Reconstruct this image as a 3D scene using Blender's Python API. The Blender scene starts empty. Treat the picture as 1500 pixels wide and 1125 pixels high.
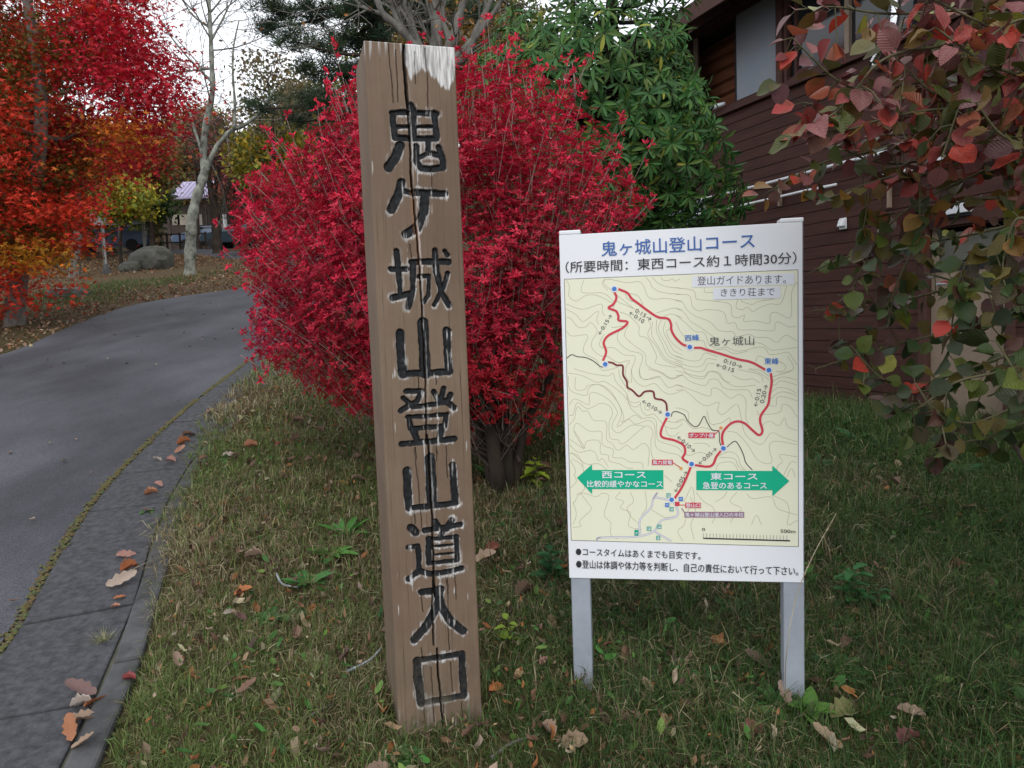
import bpy, math, random
import numpy as np
from mathutils import Vector, Matrix
random.seed(7)
rng = np.random.default_rng(11)
sc = bpy.context.scene
COL = sc.collection
PI = math.pi
# ------------------------------------------------------------------ camera
FOC = 1080.0                                    # focal length in photo pixels (1500 wide)
_a, _b = .4296, -11.93
_u = -np.array([_a, _b, -1.]); _u /= np.linalg.norm(_u)
_f = np.array([0, 0, -1.]); _y = _f - _u * (_f @ _u); _y /= np.linalg.norm(_y)
RC = np.array([np.cross(_y, _u), _y, _u])       # camera -> world
CP = np.array([0, 0, 1.5])
cam_data = bpy.data.cameras.new('camera'); cam = bpy.data.objects.new('camera', cam_data); COL.objects.link(cam)
cam_data.sensor_width = 36; cam_data.lens = FOC / 1500 * 36; cam_data.clip_start = .05; cam_data.clip_end = 900
cam.matrix_world = Matrix([list(RC[0]) + [0], list(RC[1]) + [0], list(RC[2]) + [1.5], [0, 0, 0, 1]])
sc.camera = cam
# ------------------------------------------------------------------ world, sun, exposure
SUN_EL, SUN_AZ = math.radians(42), math.radians(172)     # azimuth from +Y clockwise: behind the camera
w = bpy.data.worlds.new('World'); sc.world = w; w.use_nodes = True
N = w.node_tree.nodes; L = w.node_tree.links
bg = N['Background']
sky = N.new('ShaderNodeTexSky'); sky.sky_type = 'NISHITA'; sky.sun_disc = False
sky.sun_elevation = SUN_EL; sky.sun_rotation = SUN_AZ; sky.dust_density = 3; sky.air_density = 1.2
hs = N.new('ShaderNodeHueSaturation'); hs.inputs['Saturation'].default_value = .45
L.new(sky.outputs[0], hs.inputs['Color'])
tc = N.new('ShaderNodeTexCoord'); nz = N.new('ShaderNodeTexNoise'); nz.inputs['Scale'].default_value = 2.6; nz.inputs['Detail'].default_value = 6
L.new(tc.outputs['Generated'], nz.inputs['Vector'])
rp = N.new('ShaderNodeValToRGB'); rp.color_ramp.elements[0].position = .3; rp.color_ramp.elements[1].position = .58
rp.color_ramp.elements[0].color = (.72,) * 3 + (1,)
L.new(nz.outputs[0], rp.inputs[0])
mx = N.new('ShaderNodeMixRGB'); mx.inputs[2].default_value = (10.2, 10.6, 11.2, 1)
L.new(rp.outputs[0], mx.inputs[0]); L.new(hs.outputs[0], mx.inputs[1]); L.new(mx.outputs[0], bg.inputs[0])
bg.inputs[1].default_value = .1
sd = bpy.data.lights.new('sun', 'SUN'); sd.energy = .8; sd.angle = math.radians(25); sd.color = (1, .95, .88)
sun = bpy.data.objects.new('sun', sd); COL.objects.link(sun)
_sd = Vector((math.sin(SUN_AZ) * math.cos(SUN_EL), math.cos(SUN_AZ) * math.cos(SUN_EL), math.sin(SUN_EL)))
sun.rotation_euler = _sd.to_track_quat('Z', 'Y').to_euler(); sun.location = (0, 0, 30)
sc.view_settings.view_transform = 'Standard'; sc.view_settings.look = 'None'
sc.view_settings.exposure = 0.42; sc.view_settings.gamma = 1; sc.view_settings.use_curve_mapping = False
sc.render.engine = 'CYCLES'; sc.cycles.max_bounces = 8; sc.cycles.transparent_max_bounces = 8

# ------------------------------------------------------------------ helpers
def ray(x, y): return RC @ np.array([(x - 750) / FOC, -(y - 562.5) / FOC, -1.])
def at(x, y, Y):
    d = ray(x, y); return CP + d * (Y / d[1])
def at_many(px, py, Y):
    c = np.stack([(px - 750) / FOC, -(py - 562.5) / FOC, -np.ones_like(px)], 1) @ RC.T
    return CP + c * (Y / c[:, 1])[:, None]
def lin(r, g, b):
    f = lambda c: (c / 12.92 if c <= .04045 else ((c + .055) / 1.055) ** 2.4)
    return (f(r / 255), f(g / 255), f(b / 255))
def snoise(P, s=1., seed=0):                      # cheap smooth 3D noise, about -1..1
    r = np.random.default_rng(seed); o = 0
    for k in range(7):
        d = r.normal(size=3); d = d / np.linalg.norm(d) * s * (.7 + .35 * k)
        o = o + np.sin(P @ d + r.uniform(0, 6.28)) / (1 + .25 * k)
    return o / 3.0
def smooth(a, b, x):
    t = np.clip((x - a) / (b - a), 0, 1); return t * t * (3 - 2 * t)

def tag(o, label=None, cat=None, group=None, kind=None):
    if label: o['label'] = label
    if cat: o['category'] = cat
    if group: o['group'] = group
    if kind: o['kind'] = kind
    return o
def empty(name, loc, label, cat, group=None, rz=0):
    o = bpy.data.objects.new(name, None); o.empty_display_size = .1; COL.objects.link(o)
    o.location = loc; o.rotation_euler = (0, 0, rz)
    return tag(o, label, cat, group)
def link(name, me, parent=None, mat=None):
    o = bpy.data.objects.new(name, me); COL.objects.link(o)
    if mat: me.materials.clear(); me.materials.append(mat)
    if parent:
        o.parent = parent
        # meshes given in world coordinates stay there
        o.matrix_parent_inverse = world_of(parent).inverted()
    return o
def world_of(o):
    m = Matrix.Translation(o.location) @ o.rotation_euler.to_matrix().to_4x4()
    if o.parent: m = world_of(o.parent) @ o.matrix_parent_inverse @ m
    return m
def npmesh(name, V, Fs, smooth_=False, colors=None, attrs=None):
    """V (n,3); Fs list of int arrays (m,k)"""
    me = bpy.data.meshes.new(name)
    Fs = [np.asarray(f) for f in Fs if len(f)]
    nl = sum(f.size for f in Fs); nf = sum(len(f) for f in Fs)
    me.vertices.add(len(V)); me.vertices.foreach_set('co', np.asarray(V, np.float32).ravel())
    me.loops.add(nl); me.loops.foreach_set('vertex_index', np.concatenate([f.ravel() for f in Fs]).astype(np.int32))
    tot = np.concatenate([np.full(len(f), f.shape[1]) for f in Fs])
    st = np.concatenate([[0], np.cumsum(tot)[:-1]])
    me.polygons.add(nf); me.polygons.foreach_set('loop_start', st.astype(np.int32))
    me.polygons.foreach_set('loop_total', tot.astype(np.int32))
    me.polygons.foreach_set('use_smooth', np.full(nf, bool(smooth_)))
    if colors is not None:
        a = me.color_attributes.new('Col', 'FLOAT_COLOR', 'POINT')
        c = np.ones((len(V), 4), np.float32); c[:, :3] = colors; a.data.foreach_set('color', c.ravel())
    for k, v in (attrs or {}).items():
        a = me.attributes.new(k, 'FLOAT', 'POINT'); a.data.foreach_set('value', np.asarray(v, np.float32))
    me.update(calc_edges=True)
    return me

class MB:
    def __init__(s): s.v = []; s.f3 = []; s.f4 = []; s.n = 0
    def add(s, v, f4=None, f3=None):
        v = np.asarray(v, float)
        if f4 is not None and len(f4): s.f4.append(np.asarray(f4) + s.n)
        if f3 is not None and len(f3): s.f3.append(np.asarray(f3) + s.n)
        s.v.append(v); s.n += len(v)
    def box(s, c, sx, sy, sz, R=None):
        v = np.array([[x, y, z] for x in (-.5, .5) for y in (-.5, .5) for z in (-.5, .5)]) * [sx, sy, sz]
        if R is not None: v = v @ np.asarray(R).T
        s.add(v + c, [[0, 1, 3, 2], [4, 6, 7, 5], [0, 4, 5, 1], [2, 3, 7, 6], [0, 2, 6, 4], [1, 5, 7, 3]])
    def hexa(s, p8):                              # bottom 4 then top 4
        s.add(p8, [[3, 2, 1, 0], [4, 5, 6, 7], [0, 1, 5, 4], [1, 2, 6, 5], [2, 3, 7, 6], [3, 0, 4, 7]])
    def tube(s, pts, rad, k=6, cap=True):
        pts = np.asarray(pts, float); n = len(pts)
        rad = np.broadcast_to(np.asarray(rad, float), (n,))
        t = np.gradient(pts, axis=0); t /= np.linalg.norm(t, axis=1)[:, None] + 1e-9
        ref = np.array([0, 0, 1.]) if abs(t[0][2]) < .9 else np.array([1., 0, 0])
        out = []
        for i in range(n):
            a = np.cross(t[i], ref); a /= np.linalg.norm(a) + 1e-9; b = np.cross(t[i], a)
            ref = np.cross(a, t[i]) if False else ref
            th = np.arange(k) * 2 * PI / k
            out.append(pts[i] + rad[i] * (np.cos(th)[:, None] * a + np.sin(th)[:, None] * b))
        f = [[i * k + j, i * k + (j + 1) % k, (i + 1) * k + (j + 1) % k, (i + 1) * k + j] for i in range(n - 1) for j in range(k)]
        v = np.concatenate(out); f3 = []
        if cap:
            v = np.concatenate([v, [pts[0], pts[-1]]])
            f3 = [[(j + 1) % k, j, n * k] for j in range(k)] + [[(n - 1) * k + j, (n - 1) * k + (j + 1) % k, n * k + 1] for j in range(k)]
        s.add(v, f, f3)
    def build(s, name, mat, parent=None, smooth_=False):
        me = npmesh(name, np.concatenate(s.v), [np.concatenate(s.f4) if s.f4 else [], np.concatenate(s.f3) if s.f3 else []], smooth_)
        return link(name, me, parent, mat)

def bevel(o, wd=.004, seg=2):
    m = o.modifiers.new('bevel', 'BEVEL'); m.width = wd; m.segments = seg; m.limit_method = 'ANGLE'; return o
def catmull(P, n=8):
    P = np.asarray(P, float); P = np.concatenate([[2 * P[0] - P[1]], P, [2 * P[-1] - P[-2]]]); o = []
    for i in range(1, len(P) - 2):
        for t in np.linspace(0, 1, n, endpoint=False):
            a, b, c, d = P[i - 1], P[i], P[i + 1], P[i + 2]
            o.append(.5 * (2 * b + (c - a) * t + (2 * a - 5 * b + 4 * c - d) * t * t + (3 * b - a - 3 * c + d) * t ** 3))
    o.append(P[-2]); return np.array(o)

# instancing of a template into one mesh
def rot_from(dirs, normals):
    d = dirs / (np.linalg.norm(dirs, axis=1)[:, None] + 1e-9)
    n = normals - d * np.sum(normals * d, 1)[:, None]; n /= np.linalg.norm(n, axis=1)[:, None] + 1e-9
    x = np.cross(d, n)
    return np.stack([x, d, n], 2)                 # columns: x (width), y (length), z (normal)
def scatter(tv, tf, pos, R, scale, cols):
    tv = np.asarray(tv, float); n = len(pos); k = len(tv)
    sc_ = np.asarray(scale, float)
    if sc_.ndim == 1: sc_ = sc_[:, None].repeat(3, 1)
    V = np.einsum('nij,nkj->nki', R, tv[None] * sc_[:, None, :]) + pos[:, None, :]
    F = [(np.asarray(f)[None] + (np.arange(n) * k)[:, None, None]).reshape(-1, np.asarray(f).shape[1]) for f in tf]
    return V.reshape(-1, 3), F, np.repeat(cols, k, 0)

def mat_base(name):
    m = bpy.data.materials.new(name); m.use_nodes = True
    return m, m.node_tree.nodes, m.node_tree.links, m.node_tree.nodes['Principled BSDF']
def plain(name, col, rough=.6, metal=0, spec=.5, noise=0, scale=20, bump=0, stretch=(1, 1, 1), col2=None, coords='Object'):
    m, N, L, B = mat_base(name)
    B.inputs['Base Color'].default_value = (*col, 1); B.inputs['Roughness'].default_value = rough
    B.inputs['Metallic'].default_value = metal; B.inputs['Specular IOR Level'].default_value = spec
    if noise or bump or col2:
        tc = N.new('ShaderNodeTexCoord'); mp = N.new('ShaderNodeMapping'); mp.inputs['Scale'].default_value = stretch
        nz = N.new('ShaderNodeTexNoise'); nz.inputs['Scale'].default_value = scale; nz.inputs['Detail'].default_value = 8; nz.inputs['Roughness'].default_value = .65
        L.new(tc.outputs[coords], mp.inputs[0]); L.new(mp.outputs[0], nz.inputs['Vector'])
        mxx = N.new('ShaderNodeMixRGB'); c2 = col2 or tuple(c * (1 - noise) for c in col)
        mxx.inputs[1].default_value = (*col, 1); mxx.inputs[2].default_value = (*c2, 1)
        r = N.new('ShaderNodeMapRange'); r.inputs[1].default_value = .35; r.inputs[2].default_value = .68
        L.new(nz.outputs[0], r.inputs[0]); L.new(r.outputs[0], mxx.inputs[0]); L.new(mxx.outputs[0], B.inputs['Base Color'])
        if bump:
            bp = N.new('ShaderNodeBump'); bp.inputs['Strength'].default_value = bump; bp.inputs['Distance'].default_value = .01
            L.new(nz.outputs[0], bp.inputs['Height']); L.new(bp.outputs[0], B.inputs['Normal'])
    return m
def leafmat(name, source='attr', trans=.25, rough=.55, mottled=0., scale=30., mcol=(.1, .12, .02), spec=.3):
    m, N, L, B = mat_base(name)
    if source == 'attr':
        a = N.new('ShaderNodeAttribute'); a.attribute_name = 'Col'; c = a.outputs['Color']
    else:
        a = N.new('ShaderNodeObjectInfo'); c = a.outputs['Color']
    tc = N.new('ShaderNodeTexCoord'); nz = N.new('ShaderNodeTexNoise'); nz.inputs['Scale'].default_value = scale; nz.inputs['Detail'].default_value = 5
    L.new(tc.outputs['Object'], nz.inputs['Vector'])
    if mottled:
        mm = N.new('ShaderNodeMixRGB'); mm.inputs[2].default_value = (*mcol, 1)
        r = N.new('ShaderNodeMapRange'); r.inputs[1].default_value = .5; r.inputs[2].default_value = .68; r.inputs[4].default_value = mottled
        L.new(nz.outputs[0], r.inputs[0]); L.new(r.outputs[0], mm.inputs[0]); L.new(c, mm.inputs[1]); c = mm.outputs[0]
    hv = N.new('ShaderNodeHueSaturation'); mr = N.new('ShaderNodeMapRange'); mr.inputs[3].default_value = .7; mr.inputs[4].default_value = 1.3
    L.new(nz.outputs[0], mr.inputs[0]); L.new(mr.outputs[0], hv.inputs['Value']); L.new(c, hv.inputs['Color']); c = hv.outputs[0]
    L.new(c, B.inputs['Base Color']); B.inputs['Roughness'].default_value = rough; B.inputs['Specular IOR Level'].default_value = spec
    t = N.new('ShaderNodeBsdfTranslucent'); L.new(c, t.inputs[0])
    ms = N.new('ShaderNodeMixShader'); ms.inputs[0].default_value = trans
    out = N['Material Output']; L.new(B.outputs[0], ms.inputs[1]); L.new(t.outputs[0], ms.inputs[2]); L.new(ms.outputs[0], out.inputs[0])
    return m
M = {}
M['leaf'] = leafmat('foliage', scale=8)
M['leaf_obj'] = leafmat('single_leaf', 'obj', trans=.22, rough=.42, mottled=.75, scale=34, mcol=(.05, .045, .008))
def add_veins(m):
    N = m.node_tree.nodes; L = m.node_tree.links; B = N['Principled BSDF']
    tc = N.new('ShaderNodeTexCoord'); sp = N.new('ShaderNodeSeparateXYZ'); L.new(tc.outputs['Generated'], sp.inputs[0])
    def mt(op, a, b=None):
        n = N.new('ShaderNodeMath'); n.operation = op
        for k, v in ((0, a), (1, b)):
            if v is None: continue
            if hasattr(v, 'links'): L.new(v, n.inputs[k])
            else: n.inputs[k].default_value = v
        return n.outputs[0]
    ax_ = mt('ABSOLUTE', mt('SUBTRACT', sp.outputs[0], .5))
    w_ = mt('SINE', mt('MULTIPLY', mt('SUBTRACT', sp.outputs[1], mt('MULTIPLY', ax_, .75)), 52))
    side_ = mt('POWER', mt('MAXIMUM', w_, 0.0), 8.0); mid = mt('LESS_THAN', ax_, .018)
    v = mt('MINIMUM', mt('ADD', mt('MULTIPLY', side_, .8), mid), 1.0)
    base = B.inputs['Base Color'].links[0].from_socket
    hv = N.new('ShaderNodeMixRGB'); hv.blend_type = 'MULTIPLY'; hv.inputs[2].default_value = (.80, .78, .76, 1); L.new(v, hv.inputs[0]); L.new(base, hv.inputs[1]); L.new(hv.outputs[0], B.inputs['Base Color'])
    for n in N:
        if n.type == 'BSDF_TRANSLUCENT': L.new(hv.outputs[0], n.inputs[0])
    bp = N.new('ShaderNodeBump'); bp.inputs['Strength'].default_value = .22; bp.inputs['Distance'].default_value = .02; bp.invert = True
    L.new(mt('ADD', v, mt('MULTIPLY', w_, .35)), bp.inputs['Height']); L.new(bp.outputs[0], B.inputs['Normal'])
add_veins(M['leaf_obj'])
M['leaf_obj_green'] = leafmat('glossy_leaf', 'obj', trans=.2, rough=.5, scale=20, spec=.22)
M['leaf_dead'] = leafmat('dead_leaf', 'obj', trans=.1, rough=.75, mottled=.6, scale=45, mcol=(.05, .025, .012))
M['litter'] = leafmat('leaf_litter', trans=.08, rough=.8, scale=12)
M['grass'] = leafmat('grass_blades', trans=.25, rough=.6, scale=5)
def bark(name, c1, c2, scale=12, bump=.6):
    return plain(name, c1, .9, col2=c2, scale=scale, bump=bump, stretch=(1, 1, .35), spec=.2)
M['bark_grey'] = bark('grey_bark', (.20, .19, .17), (.07, .065, .055), 9)
M['bark_birch'] = plain('lichened_bark', (.32, .34, .29), .9, col2=(.045, .042, .036), scale=5, bump=.8, stretch=(1, 1, .9), spec=.2)
M['bark_dark'] = bark('dark_bark', (.06, .045, .035), (.025, .02, .016), 10)
M['twig'] = plain('pale_twig', (.26, .19, .16), .8, noise=.4, scale=30)
M['twig_dark'] = plain('dark_twig', (.075, .05, .04), .8, noise=.4, scale=30)
M['twig_green'] = plain('green_twig', (.10, .09, .04), .8, noise=.4, scale=30)

# ------------------------------------------------------------------ terrain
def slope_plane(y):
    return np.where(y < 40, .15 * y, 6 + .10 * (y - 40)) + np.where(y > 75, .12 * (y - 75), 0)
def H(x, y, detail=True):
    x = np.asarray(x, float); y = np.asarray(y, float)
    hl = slope_plane(y)
    hr = np.where(y < 2.2, .15 * y, .33 + .018 * (y - 2.2))
    s = smooth(.5, 2.2, x - .03 * y) * smooth(60, 25, y)
    h = hl * (1 - s) + hr * s
    gx = grass_x(y)
    h = h + np.where(y < 12, -.055 * smooth(gx + .35, gx + 1.0, x) + .02 * smooth(gx, gx + .12, x) - .012, -.012)
    if detail:
        P = np.stack([x, y, 0 * x], -1)
        onroad = smooth(gx - .05, gx + .35, x)
        h = h + .012 * snoise(P, 5, 3) * onroad + .02 * snoise(P, 1.7, 4) * onroad
    return h
GX = np.array([(-.9, -6), (-1.0, 0), (-1.10, 1.3), (-1.15, 2.0), (-1.28, 2.36), (-1.5, 3.07), (-1.68, 3.4), (-2.0, 4.45), (-2.3, 5.5), (-2.52, 6.9), (-2.6, 8.2), (-2.2, 11), (-1.4, 16), (-1.4, 20), (-2.8, 25), (-5.8, 29.6), (-11.6, 34), (-16.4, 39.5), (-60, 60)])
def grass_x(y): return np.interp(y, GX[:, 1], GX[:, 0])
def ax(fine0, fine1, step, lo, hi):
    a = [fine0]; s = step
    while a[-1] > lo: s *= 1.22; a.append(a[-1] - s)
    b = [fine1]; s = step
    while b[-1] < hi: s *= 1.22; b.append(b[-1] + s)
    return np.concatenate([a[:0:-1], np.arange(fine0, fine1, step), b])
gxs = ax(-3.2, 4.2, .07, -160, 160); gys = ax(.8, 9, .07, -40, 260)
X, Y = np.meshgrid(gxs, gys, indexing='ij')
Z = H(X, Y)
V = np.stack([X, Y, Z], -1).reshape(-1, 3)
nx, ny = len(gxs), len(gys)
i = np.arange(nx - 1)[:, None] * ny + np.arange(ny - 1)[None]
F = np.stack([i, i + ny, i + ny + 1, i + 1], -1).reshape(-1, 4)
def ground_mat():
    m, N, L, B = mat_base('soil_and_thatch')
    tc = N.new('ShaderNodeTexCoord')
    def noise(s, d=8):
        n = N.new('ShaderNodeTexNoise'); n.inputs['Scale'].default_value = s; n.inputs['Detail'].default_value = d; n.inputs['Roughness'].default_value = .7
        L.new(tc.outputs['Object'], n.inputs['Vector']); return n.outputs[0]
    r = N.new('ShaderNodeValToRGB'); e = r.color_ramp.elements
    e[0].position = .3; e[0].color = (.018, .014, .008, 1); e[1].position = .62; e[1].color = (.10, .075, .04, 1)
    x = e.new(.45); x.color = (.045, .042, .016, 1)
    L.new(noise(28), r.inputs[0])
    r2 = N.new('ShaderNodeValToRGB'); e = r2.color_ramp.elements
    e[0].position = .35; e[0].color = (.045, .032, .018, 1); e[1].position = .66; e[1].color = (.15, .105, .06, 1)
    L.new(noise(14), r2.inputs[0])
    sp = N.new('ShaderNodeSeparateXYZ'); L.new(tc.outputs['Object'], sp.inputs[0])
    mr = N.new('ShaderNodeMapRange'); mr.inputs[1].default_value = 9; mr.inputs[2].default_value = 14
    L.new(sp.outputs[1], mr.inputs[0])
    mm = N.new('ShaderNodeMixRGB'); L.new(mr.outputs[0], mm.inputs[0]); L.new(r.outputs[0], mm.inputs[1]); L.new(r2.outputs[0], mm.inputs[2])
    L.new(mm.outputs[0], B.inputs['Base Color']); B.inputs['Roughness'].default_value = .95; B.inputs['Specular IOR Level'].default_value = .1
    bp = N.new('ShaderNodeBump'); bp.inputs['Strength'].default_value = .7; bp.inputs['Distance'].default_value = .02
    L.new(noise(60), bp.inputs['Height']); L.new(bp.outputs[0], B.inputs['Normal'])
    return m
ground = link('ground', npmesh('ground', V, [F], True), None, ground_mat()); tag(ground, 'grassy bank and leaf covered ground rising away from the camera', kind='structure')

# ------------------------------------------------------------------ road
LE = catmull([(-5.7, -6), (-5.8, 0), (-6.0, 4), (-6.12, 8.86), (-6.45, 10.4), (-6.9, 12.6), (-6.98, 14), (-6.6, 15.2), (-5.9, 16.6), (-5.9, 19), (-7, 23.5), (-9, 27), (-11.4, 29.9), (-15, 34.4), (-22, 38.6), (-36, 43)], 8)
SE = catmull([(-.9, -6), (-1.35, 0), (-1.65, 1.6), (-1.89, 2.59), (-2.05, 3.04), (-2.33, 3.96), (-2.5, 4.8), (-2.66, 5.94), (-2.76, 7.05), (-2.8, 8.5), (-2.4, 11), (-1.7, 16), (-1.7, 20), (-3, 25), (-6, 30), (-11.8, 34.2), (-16.5, 39.9), (-24, 43.5), (-37, 48)], 8)
def resample(P, n):
    P = np.asarray(P); d = np.concatenate([[0], np.cumsum(np.linalg.norm(np.diff(P, axis=0), axis=1))])
    t = np.linspace(0, d[-1], n); return np.stack([np.interp(t, d, P[:, k]) for k in range(P.shape[1])], 1)
nR = 150; A_ = resample(LE, nR); B_ = resample(SE, nR)
# match by height along y near camera, by arc far away: blend rows
rows = []
for k in range(nR):
    for j in range(13):
        t = j / 12; p = A_[k] * (1 - t) + B_[k] * t
        crown = .03 * (1 - (2 * t - 1) ** 2)
        rows.append((p[0], p[1], float(slope_plane(p[1])) + crown * .6))
V = np.array(rows); i = np.arange(nR - 1)[:, None] * 13 + np.arange(12)[None]
F = np.stack([i, i + 1, i + 14, i + 13], -1).reshape(-1, 4)
def asphalt_mat():
    m, N, L, B = mat_base('asphalt')
    tc = N.new('ShaderNodeTexCoord')
    def noise(s, d=6, st=(1, 1, 1)):
        mp = N.new('ShaderNodeMapping'); mp.inputs['Scale'].default_value = st; L.new(tc.outputs['Object'], mp.inputs[0])
        n = N.new('ShaderNodeTexNoise'); n.inputs['Scale'].default_value = s; n.inputs['Detail'].default_value = d; n.inputs['Roughness'].default_value = .6
        L.new(mp.outputs[0], n.inputs['Vector']); return n.outputs[0]
    r = N.new('ShaderNodeValToRGB'); e = r.color_ramp.elements
    e[0].position = .38; e[0].color = (.030, .031, .038, 1); e[1].position = .64; e[1].color = (.078, .080, .094, 1)
    L.new(noise(.8, 10, (1, .45, 1)), r.inputs[0])
    r3 = N.new('ShaderNodeValToRGB'); e = r3.color_ramp.elements
    e[0].position = .34; e[0].color = (.4, .4, .4, 1); e[1].position = .70; e[1].color = (1.8, 1.8, 1.8, 1)
    L.new(noise(150, 5), r3.inputs[0])
    mu = N.new('ShaderNodeMixRGB'); mu.blend_type = 'MULTIPLY'; mu.inputs[0].default_value = 1
    L.new(r.outputs[0], mu.inputs[1]); L.new(r3.outputs[0], mu.inputs[2])
    L.new(mu.outputs[0], B.inputs['Base Color']); B.inputs['Roughness'].default_value = .75; B.inputs['Specular IOR Level'].default_value = .35
    bp = N.new('ShaderNodeBump'); bp.inputs['Strength'].default_value = .5; bp.inputs['Distance'].default_value = .004
    L.new(noise(160, 2), bp.inputs['Height']); L.new(bp.outputs[0], B.inputs['Normal'])
    return m
M['asphalt'] = asphalt_mat()
road = link('road', npmesh('road', V, [F], True), None, M['asphalt']); tag(road, 'grey asphalt lane curving uphill on the left', kind='structure')

# gutter slabs and kerb stones, each a piece
M['slab'] = plain('gutter_concrete', (.078, .079, .088), .85, col2=(.030, .031, .035), scale=30, bump=.7, spec=.3)
M['kerb'] = plain('kerb_concrete', (.10, .10, .104), .9, col2=(.040, .041, .042), scale=7, bump=.5, spec=.2)
M['joint'] = plain('pale_joint_mortar', (.11, .105, .09), .95, col2=(.05, .055, .025), scale=14, bump=.5)
def seam_x(y): return np.interp(y, SE[:120, 1], SE[:120, 0])
def sdir(y):
    d = np.array([seam_x(y + .05) - seam_x(y - .05), .1]); return d / np.linalg.norm(d)
def strip_piece(y0, y1, o0, o1, top, thick, jit=0.):
    p = []
    for zz in (top - thick, top):
        for (yy, o) in ((y0, o0), (y0, o1), (y1, o1), (y1, o0)):
            d = sdir(yy); nrm = np.array([d[1], -d[0]])
            q = np.array([seam_x(yy), yy]) + nrm * o
            p.append((q[0], q[1], float(slope_plane(q[1])) + zz + jit))
    return p
gut = bpy.data.objects.new('gutter', None); COL.objects.link(gut); gut.location = (-1.7, 3, .45); tag(gut, 'dark concrete gutter slabs along the road edge', kind='structure')
krb = bpy.data.objects.new('kerb', None); COL.objects.link(krb); krb.location = (-1.3, 3, .45); tag(krb, 'low kerb stones between gutter and grass', kind='structure')
y = -1.2
bed = MB()
ys_b = np.arange(-1.3, 9.2, .3)
for k in range(len(ys_b) - 1):
    bed.hexa(strip_piece(ys_b[k], ys_b[k + 1], .004, .515, -.006, .05))
tag(bed.build('gutter_bed', M['joint'], gut), kind=None)
while y < 9:
    ln = .57 + random.uniform(-.02, .02)
    b = MB(); b.hexa(strip_piece(y, y + ln - .012, .03, .415, .006, .05, random.uniform(-.003, .003)))
    bevel(b.build('slab', M['slab'], gut), .006)
    b = MB(); b.hexa(strip_piece(y + .2, y + ln + .18, .428, .52, .013, .08, random.uniform(-.004, .004)))
    bevel(b.build('kerb_stone', M['kerb'], krb), .012)
    y += ln
# moss in the seam
n = 2600; yy = rng.uniform(1.6, 9, n) ; t = snoise(np.stack([yy * 0, yy, 0 * yy], 1), 6, 9)
keep = t > -.45; yy = yy[keep]; n = len(yy)
pos = np.stack([seam_x(yy) + rng.normal(.012, .012, n), yy, slope_plane(yy) + .006], 1)
tv = [(-.5, -.5, 0), (.5, -.4, 0), (.4, .5, 0), (-.5, .45, 0), (0, 0, .45)]
th = rng.uniform(0, 6.28, n)
R = rot_from(np.stack([np.cos(th), np.sin(th), 0 * th], 1), np.tile([0, 0, 1.], (n, 1)))
c = np.stack([rng.uniform(.07, .13, n), rng.uniform(.07, .11, n), rng.uniform(.025, .045, n)], 1)
v_, f_, c_ = scatter(tv, [[[0, 1, 4], [1, 2, 4], [2, 3, 4], [3, 0, 4]]], pos, R, rng.uniform(.006, .019, n), c)
tag(link('moss', npmesh('moss', v_, f_, False, c_), None, M['litter']), 'thin green moss line in the seam between asphalt and gutter', 'moss', kind='stuff')


# ------------------------------------------------------------------ carved post
def homography(src, dst):
    A = []
    for (x, y), (u, v) in zip(src, dst):
        A.append([x, y, 1, 0, 0, 0, -u * x, -u * y, -u]); A.append([0, 0, 0, x, y, 1, -v * x, -v * y, -v])
    h = np.linalg.svd(np.array(A, float))[2][-1].reshape(3, 3)
    return lambda p: (lambda q: q[:, :2] / q[:, 2:])(np.c_[np.atleast_2d(p), np.ones(len(np.atleast_2d(p)))] @ h.T)
PW, PH, PD = .256, 2.015, .235
PZ = .272; PEX = .16                                # face bottom in view, and how far it goes into the ground
hp = homography([(530, 58), (665.5, 68), (707, 1062), (585, 1085)], [(0, PH), (PW, PH), (PW, 0), (0, 0)])
ZA, ZB, ZC, ZD, ZE = (500, 40, 4.327), (510, 240, 4.69), (540, 450, 4.89), (540, 640, 4.69), (540, 840, 4.327)
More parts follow.
